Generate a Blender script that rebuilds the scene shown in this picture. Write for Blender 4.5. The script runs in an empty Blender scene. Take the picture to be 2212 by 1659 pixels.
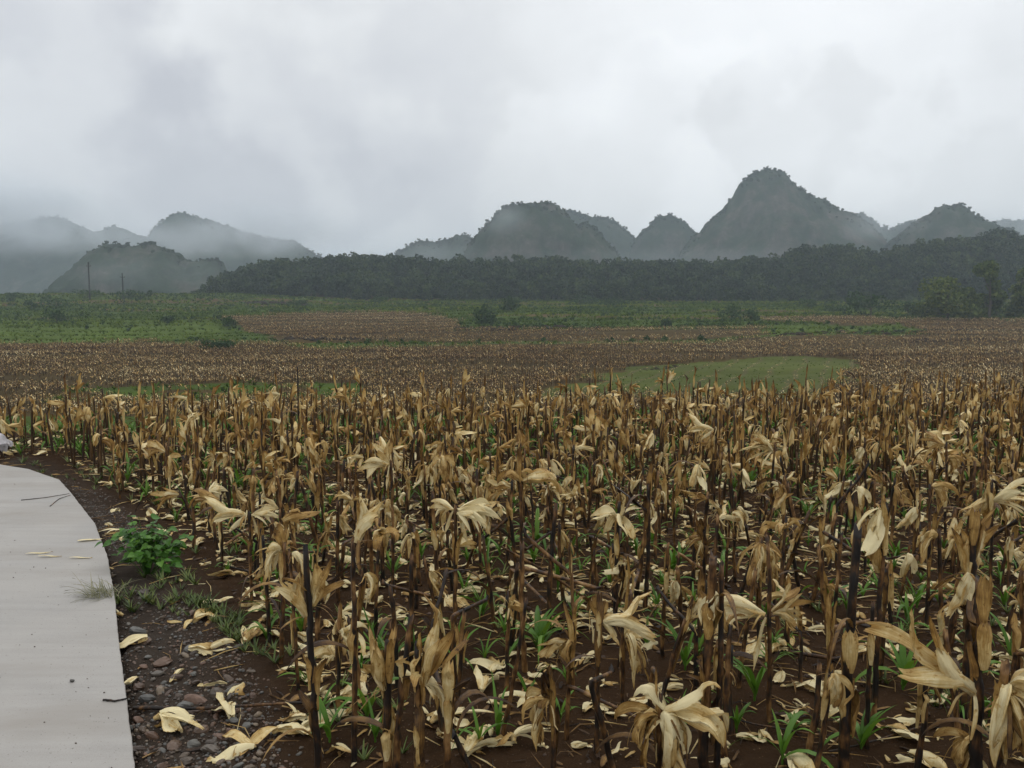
import bpy, bmesh, math, random
import numpy as np
from mathutils import Vector, Matrix
R = math.radians
S = bpy.context.scene
COL = S.collection
rnd = random.Random(11)
nr = np.random.RandomState(7)

# ------------------------------------------------------------------ camera
F, CX, CY, CAMH = 1915.7, 1106.0, 829.5, 2.1
PITCH = math.atan(189.5 / F)
cam_d = bpy.data.cameras.new("camera")
cam = bpy.data.objects.new("camera", cam_d)
COL.objects.link(cam)
cam_d.sensor_width = 36.0
cam_d.lens = 36.0 * F / 2212.0
cam_d.clip_start = 0.05
cam_d.clip_end = 20000
cam.location = (0, 0, CAMH)
cam.rotation_euler = (math.pi / 2 - PITCH, 0, 0)
S.camera = cam

# ------------------------------------------------------------------ world: overcast sky
SUN_EL, SUN_AZ = R(58), R(25)
W = bpy.data.worlds.new("World")
S.world = W
W.use_nodes = True
nt = W.node_tree
N, L = nt.nodes, nt.links
N.clear()
out = N.new('ShaderNodeOutputWorld')
bg = N.new('ShaderNodeBackground')
bg.inputs['Strength'].default_value = 0.1
L.new(bg.outputs[0], out.inputs['Surface'])
sky = N.new('ShaderNodeTexSky')
sky.sky_type = 'NISHITA'
sky.sun_disc = False
sky.sun_elevation = SUN_EL
sky.sun_rotation = SUN_AZ
tc = N.new('ShaderNodeTexCoord')


def wmath(op, a, b=None, c=None, clamp=False):
    n = N.new('ShaderNodeMath')
    n.operation = op
    n.use_clamp = clamp
    for i, v in enumerate((a, b, c)):
        if v is None:
            continue
        if isinstance(v, (int, float)):
            n.inputs[i].default_value = v
        else:
            L.new(v, n.inputs[i])
    return n.outputs[0]


def wnoise(scale, detail, rough, vec):
    n = N.new('ShaderNodeTexNoise')
    n.inputs['Scale'].default_value = scale
    n.inputs['Detail'].default_value = detail
    n.inputs['Roughness'].default_value = rough
    L.new(vec, n.inputs['Vector'])
    return n.outputs['Fac']


def pix_dir(px, py):
    u, v = (px - CX) / F, -(py - CY) / F
    d = Vector((u, math.cos(PITCH) + v * math.sin(PITCH), -math.sin(PITCH) + v * math.cos(PITCH)))
    return d.normalized()


dirv = tc.outputs['Generated']
mp = N.new('ShaderNodeMapping')
mp.inputs['Scale'].default_value = (1.0, 1.0, 1.9)
L.new(dirv, mp.inputs['Vector'])
n1 = wnoise(3.2, 5, 0.5, mp.outputs[0])
n2 = wnoise(8.0, 4, 0.55, mp.outputs[0])
warp = N.new('ShaderNodeTexNoise')
warp.inputs['Scale'].default_value = 5.0
warp.inputs['Detail'].default_value = 5
L.new(dirv, warp.inputs['Vector'])
wv = N.new('ShaderNodeVectorMath')
wv.operation = 'MULTIPLY_ADD'
L.new(warp.outputs['Color'], wv.inputs[0])
wv.inputs[1].default_value = (0.16, 0.16, 0.16)
wv.inputs[2].default_value = (-0.08, -0.08, -0.08)
wa = N.new('ShaderNodeVectorMath')
wa.operation = 'ADD'
L.new(dirv, wa.inputs[0])
L.new(wv.outputs[0], wa.inputs[1])


def cloud_bump(px, py, deg, amp, core=0.0):
    """a brighter or darker cloud mass in the given direction of the sky"""
    d = N.new('ShaderNodeVectorMath')
    d.operation = 'DOT_PRODUCT'
    L.new(wa.outputs[0], d.inputs[0])
    d.inputs[1].default_value = pix_dir(px, py)
    m = N.new('ShaderNodeMapRange')
    m.interpolation_type = 'SMOOTHERSTEP'
    m.inputs['From Min'].default_value = math.cos(R(deg))
    m.inputs['From Max'].default_value = math.cos(R(deg * core))
    m.inputs['To Min'].default_value = 0
    m.inputs['To Max'].default_value = amp
    L.new(d.outputs['Value'], m.inputs['Value'])
    return m.outputs[0]


val = wmath('MULTIPLY_ADD', n1, 0.22, 0.635)
val = wmath('MULTIPLY_ADD', n2, 0.12, val)
for b in ((1650, 170, 22, 0.13, 0.1), (410, 240, 11, 0.07, 0.1), (880, 170, 17, -0.10, 0.45), (60, 180, 12, -0.03, 0.2), (40, 430, 15, -0.11, 0.2), (2040, 300, 9, -0.08, 0.2), (700, 480, 12, -0.05, 0.2), (1350, 360, 10, 0.05, 0.1)):
    val = wmath('ADD', val, cloud_bump(*b))
sep = N.new('ShaderNodeSeparateXYZ')
L.new(dirv, sep.inputs[0])
zen = wmath('MULTIPLY', wmath('MAXIMUM', sep.outputs['Z'], 0.0), 0.75)
zen = wmath('ADD', wmath('POWER', zen, 1.4), 1.0)
val = wmath('MULTIPLY', val, zen)
cr = N.new('ShaderNodeCombineColor')
hue = N.new('ShaderNodeMapRange')      # thick cloud is a little bluer than thin bright cloud
hue.inputs['From Min'].default_value = 0.55
hue.inputs['From Max'].default_value = 0.85
L.new(val, hue.inputs['Value'])
tint = N.new('ShaderNodeMix')
tint.data_type = 'RGBA'
tint.inputs['A'].default_value = (0.96, 0.98, 1.065, 1)
tint.inputs['B'].default_value = (0.985, 1.0, 1.015, 1)
L.new(hue.outputs[0], tint.inputs['Factor'])
sc = N.new('ShaderNodeVectorMath')
sc.operation = 'SCALE'
L.new(tint.outputs['Result'], sc.inputs[0])
L.new(wmath('MULTIPLY', val, 10.0), sc.inputs['Scale'])
mx = N.new('ShaderNodeMix')
mx.data_type = 'RGBA'
mx.inputs['Factor'].default_value = 0.95
L.new(sky.outputs[0], mx.inputs['A'])
L.new(sc.outputs[0], mx.inputs['B'])
L.new(mx.outputs['Result'], bg.inputs['Color'])

# ------------------------------------------------------------------ sun (veiled), exposure
sd = bpy.data.lights.new("sun", 'SUN')
sd.energy = 0.5
sd.angle = R(25)
sd.color = (1.0, 0.96, 0.9)
so = bpy.data.objects.new("sun", sd)
COL.objects.link(so)
so.rotation_euler = (math.pi / 2 - SUN_EL, 0, -SUN_AZ + math.pi)
S.view_settings.view_transform = 'Standard'
S.view_settings.look = 'None'
S.view_settings.exposure = 0.0
S.view_settings.gamma = 1.0
S.cycles.max_bounces = 6
S.cycles.diffuse_bounces = 3
S.cycles.transmission_bounces = 3
S.cycles.volume_bounces = 1
S.cycles.transparent_max_bounces = 4
S.cycles.caustics_reflective = False
S.cycles.caustics_refractive = False


# ------------------------------------------------------------------ picture <-> place
def ray(px, py):
    u, v = (px - CX) / F, -(py - CY) / F
    d = np.array([u, math.cos(PITCH) + v * math.sin(PITCH), -math.sin(PITCH) + v * math.cos(PITCH)])
    return d / d[1]


def at(px, py, Y):
    d = ray(px, py) * Y
    return Vector((d[0], d[1], CAMH + d[2]))


def ground(px, py, z=0.0):
    d = ray(px, py)
    t = (z - CAMH) / d[2]
    return Vector((d[0] * t, d[1] * t, z))


def proj(x, y, z):
    x, y, z = np.asarray(x, float), np.asarray(y, float), np.asarray(z, float) - CAMH
    c = y * math.cos(PITCH) - z * math.sin(PITCH)
    c = np.where(c < 0.01, 0.01, c)
    v = y * math.sin(PITCH) + z * math.cos(PITCH)
    return CX + F * x / c, CY - F * v / c


# ------------------------------------------------------------------ numeric noise
def hsh(ix, iy, seed=0):
    a = (ix.astype(np.int64) * 374761393 + iy.astype(np.int64) * 668265263 + seed * 974634777) & 0xFFFFFFFF
    a = ((a ^ (a >> 13)) * 1274126177) & 0xFFFFFFFF
    a = ((a ^ (a >> 16)) * 2246822519) & 0xFFFFFFFF
    return ((a ^ (a >> 15)) & 0xFFFFFF) / float(0xFFFFFF)


def vn(x, y, seed=0):
    x, y = np.asarray(x, float), np.asarray(y, float)
    ix, iy = np.floor(x), np.floor(y)
    fx, fy = x - ix, y - iy
    fx, fy = fx * fx * (3 - 2 * fx), fy * fy * (3 - 2 * fy)
    a, b = hsh(ix, iy, seed), hsh(ix + 1, iy, seed)
    c, d = hsh(ix, iy + 1, seed), hsh(ix + 1, iy + 1, seed)
    return (a + (b - a) * fx) * (1 - fy) + (c + (d - c) * fx) * fy


def fbm(x, y, seed=0, o=4, g=0.5):
    s, a, t = 0, 1.0, 0
    for k in range(o):
        s = s + a * vn(np.asarray(x) * 2 ** k + 17.3 * k, np.asarray(y) * 2 ** k + 9.1 * k, seed + k)
        t += a
        a *= g
    return s / t


def worley(x, y, seed=0):
    ix, iy = np.floor(x), np.floor(y)
    best = np.full(np.shape(x), 9.0)
    for dx in (-1, 0, 1):
        for dy in (-1, 0, 1):
            cx, cy = ix + dx, iy + dy
            px, py = cx + hsh(cx, cy, seed), cy + hsh(cx, cy, seed + 51)
            best = np.minimum(best, (px - x) ** 2 + (py - y) ** 2)
    return np.sqrt(best)


def inpoly(px, py, poly):
    px, py = np.asarray(px, float), np.asarray(py, float)
    r = np.zeros(px.shape, bool)
    n = len(poly)
    for i in range(n):
        x1, y1 = poly[i]
        x2, y2 = poly[(i + 1) % n]
        c = (y1 > py) != (y2 > py)
        with np.errstate(divide='ignore', invalid='ignore'):
            xi = (x2 - x1) * (py - y1) / ((y2 - y1) if y2 != y1 else 1e-9) + x1
        r ^= c & (px < xi)
    return r


def polydist(x, y, pts):
    best = np.full(np.shape(x), 1e9)
    for (x1, y1), (x2, y2) in zip(pts[:-1], pts[1:]):
        dx, dy = x2 - x1, y2 - y1
        t = np.clip(((x - x1) * dx + (y - y1) * dy) / (dx * dx + dy * dy + 1e-12), 0, 1)
        best = np.minimum(best, np.hypot(x - x1 - t * dx, y - y1 - t * dy))
    return best


# ------------------------------------------------------------------ terrain
PATH_PX = [(292, 1659), (275, 1520), (258, 1400), (248, 1290), (232, 1200), (205, 1130), (152, 1062), (128, 1036), (62, 1013), (0, 1003)]
PATH_EDGE = [tuple(ground(a, b, 0.07)[:2]) for a, b in PATH_PX]
PATH_EDGE = [(PATH_EDGE[0][0] + 0.42, -4.0), (PATH_EDGE[0][0] + 0.16, 1.5)] + PATH_EDGE
_e = PATH_EDGE[-1]
PATH_EDGE += [(_e[0] - 1.5, _e[1] + 0.35), (_e[0] - 5, _e[1] + 0.8)]
PATH_POLY = PATH_EDGE + [(PATH_EDGE[-1][0], -4.0)]
FIELD_PX = [(0, 985), (130, 990), (205, 1035), (330, 1095), (420, 1200), (510, 1290), (585, 1400), (640, 1500), (668, 1659), (690, 1850)]
FIELD_EDGE = [tuple(ground(a, b)[:2]) for a, b in FIELD_PX]
FIELD_POLY = [(-30, FIELD_EDGE[0][1] + 0.3)] + FIELD_EDGE + [(FIELD_EDGE[-1][0] + 0.1, 1.0), (30, 1.0), (30, 60), (-30, 60)]

FOREST_TOP = [(-400, 650), (380, 650), (430, 634), (500, 588), (600, 562), (650, 566), (700, 556), (800, 552), (900, 561), (1000, 566), (1100, 562),
              (1200, 560), (1400, 566), (1560, 562), (1660, 556), (1720, 536), (1800, 530), (1900, 541), (2000, 520), (2100, 506), (2160, 499), (2212, 512), (2500, 505)]


def near_edge(x):
    return np.clip(14.6 + 0.14 * x, 12.5, 17.5)


_VY = np.array([0, 10, 26, 52, 82, 122, 180, 242, 305, 365, 600, 4000.0])
_VZ = np.array([0, -3.4, -5.3, -6.5, -7.0, -6.3, -5.2, -3.3, -1.4, 0.2, 1.0, 4.0])


def H(x, y):
    x, y = np.asarray(x, float), np.asarray(y, float)
    e = near_edge(x)
    z = np.interp(np.maximum(y - e, 0), _VY, _VZ)
    far = np.clip((y - 55) / 60, 0, 1)
    z = z + far * (fbm(x / 60, y / 45, 3, 3) - 0.5) * 1.6
    # terraces: small steps running across the valley
    st = 16.0 + 3 * np.sin(x / 55)
    ph = (y + 6 * np.sin(x / 38) + 0.05 * x) / st
    z = z + far * 0.45 * (np.clip((ph - np.floor(ph)) * 6, 0, 1) - (ph - np.floor(ph)))
    z = z + 3.4 * np.exp(-((y - 352) / 26) ** 2) * np.clip((-x - 60) / 50, 0, 1)
    # wooded slope behind the valley
    px = CX + F * x / np.clip(y, 372, 450)
    top = np.interp(px, [p[0] for p in FOREST_TOP], [p[1] for p in FOREST_TOP])
    fh = np.maximum((650 - top) / F * 420 - 8.0, 0)
    s = np.clip((y - 362) / 62, 0, 1)
    s2 = 1 - 0.9 * np.clip((y - 450) / 160, 0, 1)
    z = z + fh * s * s * (3 - 2 * s) * s2
    # near soil
    nearw = np.clip((24 - y) / 8, 0, 1)
    clod = (fbm(x * 7, y * 7, 21, 3) - 0.5) * 0.055 + (fbm(x * 1.6, y * 1.6, 5, 2) - 0.5) * 0.10 + (worley(x * 11, y * 11, 8) - 0.45) * 0.014
    z = z + nearw * clod
    return z


_pd = None


def Hn(x, y):
    """terrain with the bed of the path cut in"""
    z = H(x, y)
    ins = inpoly(x, y, PATH_POLY)
    d = polydist(np.asarray(x, float), np.asarray(y, float), PATH_EDGE)
    z = np.where(ins & (y < 20), np.minimum(z, -0.05 - 0.08 * np.clip(d / 0.2, 0, 1)), z)
    return z


def h1(x, y):
    return float(Hn(np.array([x]), np.array([y]))[0])


def hit(px, py):
    """where a line of sight meets the terrain beyond the near field"""
    d = ray(px, py)
    Ys = np.arange(58, 500, 1.0)
    k = np.where(CAMH + d[2] * Ys <= H(d[0] * Ys, Ys))[0]
    if len(k):
        Y = float(Ys[k[0]])
        return Vector((d[0] * Y, Y, CAMH + d[2] * Y))
    Y = 380.0
    return Vector((d[0] * Y, Y, float(H(np.array([d[0] * Y]), np.array([Y]))[0])))


# ------------------------------------------------------------------ mesh plumbing
class T:
    """a mesh template: points, quads and (u, v, tint) per point"""

    def __init__(s, V=None, Q=None, A=None):
        s.V = np.zeros((0, 3)) if V is None else V
        s.Q = np.zeros((0, 4), int) if Q is None else Q
        s.A = np.zeros((0, 3)) if A is None else A

    def add(s, o, M=None):
        V = o.V if M is None else o.V @ np.array(M.to_3x3()).T + np.array(M.translation)
        s.Q = np.vstack([s.Q, o.Q + len(s.V)])
        s.V = np.vstack([s.V, V])
        s.A = np.vstack([s.A, o.A])
        return s


def grid_quads(nv, nu, wrap=False):
    q = []
    for i in range(nv - 1):
        for j in range(nu if wrap else nu - 1):
            k = (j + 1) % nu
            q.append((i * nu + j, i * nu + k, (i + 1) * nu + k, (i + 1) * nu + j))
    return np.array(q, int)


def to_mesh(name, t, smooth=True):
    me = bpy.data.meshes.new(name)
    me.vertices.add(len(t.V))
    me.vertices.foreach_set('co', np.ascontiguousarray(t.V, dtype=np.float32).ravel())
    q = len(t.Q)
    me.loops.add(q * 4)
    me.loops.foreach_set('vertex_index', np.ascontiguousarray(t.Q, dtype=np.int32).ravel())
    me.polygons.add(q)
    me.polygons.foreach_set('loop_start', np.arange(0, q * 4, 4, dtype=np.int32))
    me.polygons.foreach_set('use_smooth', np.full(q, smooth))
    a = me.attributes.new('uvt', 'FLOAT_VECTOR', 'POINT')
    a.data.foreach_set('vector', np.ascontiguousarray(t.A, dtype=np.float32).ravel())
    me.update(calc_edges=True)
    return me


def link(name, data, mat=None, parent=None):
    o = bpy.data.objects.new(name, data)
    COL.objects.link(o)
    if mat is not None and not data.materials:
        data.materials.append(mat)
    if parent is not None:
        o.parent = parent
    return o


def tag(o, label=None, cat=None, group=None, kind=None):
    if label:
        o['label'] = label
    if cat:
        o['category'] = cat
    if group:
        o['group'] = group
    if kind:
        o['kind'] = kind
    return o


def empty(name, loc=(0, 0, 0), rot=(0, 0, 0)):
    o = bpy.data.objects.new(name, None)
    o.empty_display_size = 0.1
    COL.objects.link(o)
    o.location = loc
    o.rotation_euler = rot
    return o


def scatter(tpls, idx, P, yaw, sc, lean=None, tj=None):
    """many copies of templates as one template (for stuff)"""
    res_V, res_Q, res_A, off = [], [], [], 0
    for k, t in enumerate(tpls):
        m = np.where(idx == k)[0]
        if not len(m):
            continue
        c, s = np.cos(yaw[m]), np.sin(yaw[m])
        V = t.V[None] * sc[m][:, None, None]
        X = V[..., 0] * c[:, None] - V[..., 1] * s[:, None]
        Y = V[..., 0] * s[:, None] + V[..., 1] * c[:, None]
        Z = V[..., 2]
        if lean is not None:
            X = X + Z * lean[m, 0][:, None]
            Y = Y + Z * lean[m, 1][:, None]
        V = np.stack([X, Y, Z], -1) + P[m][:, None, :]
        n = len(t.V)
        A = np.repeat(t.A[None], len(m), 0).copy()
        if tj is not None:
            A[..., 2] += tj[m][:, None]
        res_V.append(V.reshape(-1, 3))
        res_A.append(A.reshape(-1, 3))
        res_Q.append((t.Q[None] + (np.arange(len(m)) * n)[:, None, None] + off).reshape(-1, 4))
        off += n * len(m)
    return T(np.vstack(res_V), np.vstack(res_Q), np.vstack(res_A))


# ------------------------------------------------------------------ materials
class Mat:
    def __init__(s, name):
        s.m = bpy.data.materials.new(name)
        s.m.use_nodes = True
        s.n, s.l = s.m.node_tree.nodes, s.m.node_tree.links
        s.b = s.n['Principled BSDF']
        s.out = s.n['Material Output']

    def put(s, sock, v):
        if hasattr(v, 'is_output') or hasattr(v, 'links'):
            s.l.new(v, sock)
        else:
            sock.default_value = v

    def math(s, op, a, b=None, c=None, clamp=False):
        n = s.n.new('ShaderNodeMath')
        n.operation = op
        n.use_clamp = clamp
        for i, v in enumerate((a, b, c)):
            if v is not None:
                s.put(n.inputs[i], v)
        return n.outputs[0]

    def noise(s, vec, scale, detail=4, rough=0.55):
        n = s.n.new('ShaderNodeTexNoise')
        n.inputs['Scale'].default_value = scale
        n.inputs['Detail'].default_value = detail
        n.inputs['Roughness'].default_value = rough
        s.l.new(vec, n.inputs['Vector'])
        return n.outputs['Fac']

    def vor(s, vec, scale, out='Distance'):
        n = s.n.new('ShaderNodeTexVoronoi')
        n.inputs['Scale'].default_value = scale
        s.l.new(vec, n.inputs['Vector'])
        return n.outputs[out]

    def scale(s, vec, v):
        n = s.n.new('ShaderNodeMapping')
        n.inputs['Scale'].default_value = v
        s.l.new(vec, n.inputs['Vector'])
        return n.outputs[0]

    def ramp(s, fac, stops):
        n = s.n.new('ShaderNodeValToRGB')
        e = n.color_ramp.elements
        while len(e) < len(stops):
            e.new(0.5)
        for i, (p, c) in enumerate(stops):
            e[i].position = p
            e[i].color = (*c, 1)
        s.l.new(fac, n.inputs[0])
        return n.outputs[0]

    def mix(s, f, a, b):
        n = s.n.new('ShaderNodeMix')
        n.data_type = 'RGBA'
        s.put(n.inputs['Factor'], f)
        for k, v in (('A', a), ('B', b)):
            if isinstance(v, tuple):
                n.inputs[k].default_value = (*v, 1)
            else:
                s.l.new(v, n.inputs[k])
        return n.outputs['Result']

    def attr(s, name='uvt'):
        n = s.n.new('ShaderNodeAttribute')
        n.attribute_name = name
        return n

    def obj(s):
        return s.n.new('ShaderNodeTexCoord').outputs['Object']

    def pos(s):
        return s.n.new('ShaderNodeNewGeometry').outputs['Position']

    def rand(s):
        return s.n.new('ShaderNodeObjectInfo').outputs['Random']

    def sep(s, v):
        n = s.n.new('ShaderNodeSeparateXYZ')
        s.l.new(v, n.inputs[0])
        return n.outputs

    def bump(s, h, strength, dist):
        n = s.n.new('ShaderNodeBump')
        n.inputs['Strength'].default_value = strength
        n.inputs['Distance'].default_value = dist
        s.l.new(h, n.inputs['Height'])
        s.l.new(n.outputs[0], s.b.inputs['Normal'])

    def fin(s, col, rough=0.6, spec=0.3, trans=0.0):
        s.put(s.b.inputs['Base Color'], col if not isinstance(col, tuple) else (*col, 1))
        s.put(s.b.inputs['Roughness'], rough)
        s.b.inputs['Specular IOR Level'].default_value = spec
        if trans:
            t = s.n.new('ShaderNodeBsdfTranslucent')
            s.put(t.inputs[0], col)
            x = s.n.new('ShaderNodeMixShader')
            x.inputs[0].default_value = trans
            s.l.new(s.b.outputs[0], x.inputs[1])
            s.l.new(t.outputs[0], x.inputs[2])
            s.l.new(x.outputs[0], s.out.inputs['Surface'])
        return s.m


def mat_husk(name, shift=0.0, trans=0.22):
    M = Mat(name)
    u, v, t = M.sep(M.attr().outputs['Vector'])
    cv = M.n.new('ShaderNodeCombineXYZ')
    M.l.new(M.math('MULTIPLY', u, 9.0), cv.inputs[0])
    M.l.new(M.math('MULTIPLY', v, 1.3), cv.inputs[1])
    M.l.new(M.math('MULTIPLY', t, 37.0), cv.inputs[2])
    stripe = M.noise(cv.outputs[0], 2.2, 3, 0.6)
    P = M.pos()
    blot = M.noise(P, 14.0, 4, 0.6)
    big = M.noise(P, 3.0, 2, 0.5)
    f = M.math('MULTIPLY_ADD', t, 1.0, -0.51 + shift)
    f = M.math('MULTIPLY_ADD', M.rand(), 0.10, f)
    f = M.math('MULTIPLY_ADD', stripe, 0.62, f)
    edge = M.math('POWER', M.math('MULTIPLY', M.math('ABSOLUTE', M.math('SUBTRACT', u, 0.5)), 2.0), 4.0)
    f = M.math('MULTIPLY_ADD', edge, 0.16, f)
    f = M.math('MULTIPLY_ADD', M.math('SUBTRACT', blot, 0.5), 0.75, f)
    f = M.math('MULTIPLY_ADD', M.math('SUBTRACT', big, 0.5), 0.40, f)
    tip = M.math('POWER', v, 4.0)
    f = M.math('MULTIPLY_ADD', tip, 0.22, f)
    spot = M.math('MULTIPLY', M.math('SUBTRACT', M.noise(P, 30.0, 3, 0.6), 0.60, clamp=True), 4.0)
    f = M.math('ADD', f, M.math('MULTIPLY', spot, 0.7))
    c = M.ramp(f, [(0.0, (0.84, 0.72, 0.42)), (0.20, (0.67, 0.49, 0.205)), (0.40, (0.44, 0.26, 0.074)), (0.62, (0.20, 0.105, 0.028)), (0.82, (0.07, 0.034, 0.012)), (1.0, (0.022, 0.012, 0.007))])
    M.bump(stripe, 0.8, 0.006)
    return M.fin(c, 0.5, 0.35, trans)


def mat_stem():
    M = Mat('dry_stem')
    u, v, t = M.sep(M.attr().outputs['Vector'])
    P = M.pos()
    z = M.noise(M.scale(P, (34, 34, 9.0)), 1.0, 4, 0.65)
    b = M.noise(M.scale(P, (9, 9, 8)), 1.0, 3, 0.6)
    f = M.math('MULTIPLY_ADD', z, 1.1, -0.20)
    f = M.math('MULTIPLY_ADD', M.math('SUBTRACT', b, 0.5), 1.7, f)
    f = M.math('MULTIPLY_ADD', M.math('SUBTRACT', M.rand(), 0.5), 0.18, f)
    f = M.math('MULTIPLY_ADD', M.math('SUBTRACT', t, 0.5), 0.35, f)
    c = M.ramp(f, [(0.0, (0.008, 0.006, 0.005)), (0.25, (0.018, 0.011, 0.007)), (0.40, (0.06, 0.028, 0.010)), (0.55, (0.14, 0.068, 0.022)), (0.75, (0.27, 0.15, 0.055)), (1, (0.38, 0.25, 0.11))])
    M.bump(M.noise(M.scale(P, (160, 160, 8)), 1.0, 2), 0.5, 0.004)
    return M.fin(c, 0.5, 0.3)


def mat_green(name, stops, trans=0.25, rough=0.45, spec=0.4):
    M = Mat(name)
    u, v, t = M.sep(M.attr().outputs['Vector'])
    P = M.pos()
    f = M.math('MULTIPLY_ADD', t, 0.7, 0.0)
    f = M.math('MULTIPLY_ADD', M.math('SUBTRACT', M.noise(P, 6.0, 3), 0.35), 0.6, f)
    c = M.ramp(f, stops)
    return M.fin(c, rough, spec, trans)


def mat_foliage(name, lo, mid, hi, cell=0.35, trans=0.2):
    M = Mat(name)
    u, v, t = M.sep(M.attr().outputs['Vector'])
    P = M.pos()
    f = M.math('MULTIPLY_ADD', M.noise(P, cell, 3, 0.6), 0.8, -0.2)
    f = M.math('MULTIPLY_ADD', t, 0.6, f)
    f = M.math('MULTIPLY_ADD', M.math('SUBTRACT', M.rand(), 0.5), 0.2, f)
    c = M.ramp(f, [(0.1, lo), (0.5, mid), (0.95, hi)])
    return M.fin(c, 0.65, 0.15, trans)


HUSK = mat_husk('dry_husk')
HUSK_FALLEN = mat_husk('pale_fallen_husk', -0.03, 0.1)
SHEATH = mat_husk('brown_sheath', 0.13, 0.12)
BURNT = mat_husk('burnt_leaf', 0.75, 0.0)
STEM = mat_stem()
SEED = mat_green('young_maize_leaf', [(0.0, (0.045, 0.115, 0.008)), (0.5, (0.10, 0.22, 0.018)), (1, (0.25, 0.36, 0.045))], 0.3)
WEED = mat_green('weed_leaf', [(0.0, (0.03, 0.095, 0.010)), (0.5, (0.07, 0.19, 0.018)), (1, (0.15, 0.29, 0.035))], 0.25)
GRASS = mat_green('grass_blade', [(0.0, (0.035, 0.06, 0.010)), (0.5, (0.09, 0.135, 0.02)), (1, (0.22, 0.22, 0.06))], 0.2)
DRYGRASS = mat_green('dry_grass_blade', [(0.0, (0.07, 0.075, 0.03)), (0.5, (0.17, 0.165, 0.075)), (1, (0.34, 0.30, 0.16))], 0.2)
MEADOW = mat_green('meadow_blade', [(0.0, (0.026, 0.050, 0.007)), (0.45, (0.066, 0.108, 0.009)), (1, (0.15, 0.19, 0.018))], 0.2, 0.9, 0.03)
FAROL = mat_foliage('far_tree_leaf', (0.008, 0.017, 0.009), (0.022, 0.042, 0.016), (0.06, 0.085, 0.026), 0.05)
TREEL = mat_foliage('tree_leaf', (0.022, 0.040, 0.008), (0.065, 0.095, 0.016), (0.16, 0.185, 0.03), 0.5)
BUSHL = mat_foliage('bush_leaf', (0.012, 0.030, 0.008), (0.028, 0.060, 0.015), (0.065, 0.11, 0.024), 0.5)


def mat_bark():
    M = Mat('bark')
    c = M.ramp(M.noise(M.scale(M.pos(), (6, 6, 1.5)), 1.0, 4), [(0.2, (0.03, 0.024, 0.018)), (0.8, (0.11, 0.09, 0.07))])
    return M.fin(c, 0.85, 0.1)


def mat_pole():
    M = Mat('weathered_pole')
    c = M.ramp(M.noise(M.scale(M.pos(), (4, 4, 1)), 1.0, 3), [(0.2, (0.02, 0.02, 0.02)), (0.8, (0.05, 0.048, 0.046))])
    return M.fin(c, 0.8, 0.2)


def mat_ground():
    M = Mat('field_ground')
    P = M.pos()
    a = M.attr('zone')
    base = a.outputs['Color']
    n1 = M.noise(P, 1.7, 5, 0.6)
    n2 = M.noise(P, 16.0, 5, 0.65)
    n3 = M.noise(P, 90.0, 3, 0.6)
    far = M.noise(M.scale(P, (0.06, 0.16, 0.1)), 1.0, 6, 0.65)
    k = M.math('MULTIPLY_ADD', n1, 0.5, 0.35)
    k = M.math('MULTIPLY_ADD', n2, 0.8, k)
    k = M.math('MULTIPLY_ADD', n3, 0.35, k)
    k = M.math('MULTIPLY', k, 0.78)
    k = M.math('MULTIPLY', k, M.math('MULTIPLY_ADD', far, 1.2, 0.4))
    mul = M.n.new('ShaderNodeVectorMath')
    mul.operation = 'SCALE'
    M.l.new(base, mul.inputs[0])
    far2 = M.noise(M.scale(P, (0.02, 0.05, 0.05)), 1.0, 4, 0.6)
    k = M.math('MULTIPLY', k, M.math('MULTIPLY_ADD', far2, 0.9, 0.55))
    M.l.new(k, mul.inputs['Scale'])
    # pale crumbs of chaff and grit
    sp = M.math('GREATER_THAN', M.noise(P, 60.0, 2, 0.7), 0.70)
    c = M.mix(M.math('MULTIPLY', sp, a.outputs['Alpha']), mul.outputs[0], (0.17, 0.115, 0.07))
    h = M.math('MULTIPLY_ADD', n3, 0.4, n2)
    M.bump(h, 0.7, 0.03)
    r = M.ramp(n1, [(0.3, (0.75,) * 3), (0.7, (1.0,) * 3)])
    return M.fin(c, r, 0.04)


def mat_concrete():
    M = Mat('concrete')
    P = M.pos()
    a = M.noise(P, 1.3, 5, 0.6)
    b = M.noise(M.scale(P, (1.2, 14, 1)), 1.0, 4, 0.6)     # broom marks across the path
    g = M.noise(P, 190.0, 2, 0.6)
    st = M.noise(M.scale(P, (0.8, 2.4, 1)), 1.0, 4, 0.6)
    f = M.math('MULTIPLY_ADD', a, 0.55, -0.02)
    f = M.math('MULTIPLY_ADD', b, 0.30, f)
    f = M.math('MULTIPLY_ADD', M.math('SUBTRACT', g, 0.5), 0.35, f)
    c = M.ramp(f, [(0.12, (0.22, 0.205, 0.185)), (0.42, (0.335, 0.315, 0.29)), (0.75, (0.42, 0.40, 0.37))])
    c = M.mix(M.math('MULTIPLY', M.math('SUBTRACT', st, 0.47, clamp=True), 3.6, clamp=True), c, (0.275, 0.25, 0.22))
    pit = M.math('GREATER_THAN', M.noise(P, 75.0, 1, 0.5), 0.735)
    c = M.mix(M.math('MULTIPLY', pit, 0.6), c, (0.10, 0.085, 0.07))
    z = M.sep(P)[2]
    side = M.math('LESS_THAN', z, 0.045)
    c = M.mix(M.math('MULTIPLY', side, 0.75), c, (0.06, 0.045, 0.035))   # soil splashed on the slab's side
    h = M.math('MULTIPLY_ADD', g, 0.25, b)
    M.bump(h, 0.25, 0.006)
    return M.fin(c, M.ramp(a, [(0.35, (0.38,) * 3), (0.65, (0.7,) * 3)]), 0.35)


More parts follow.
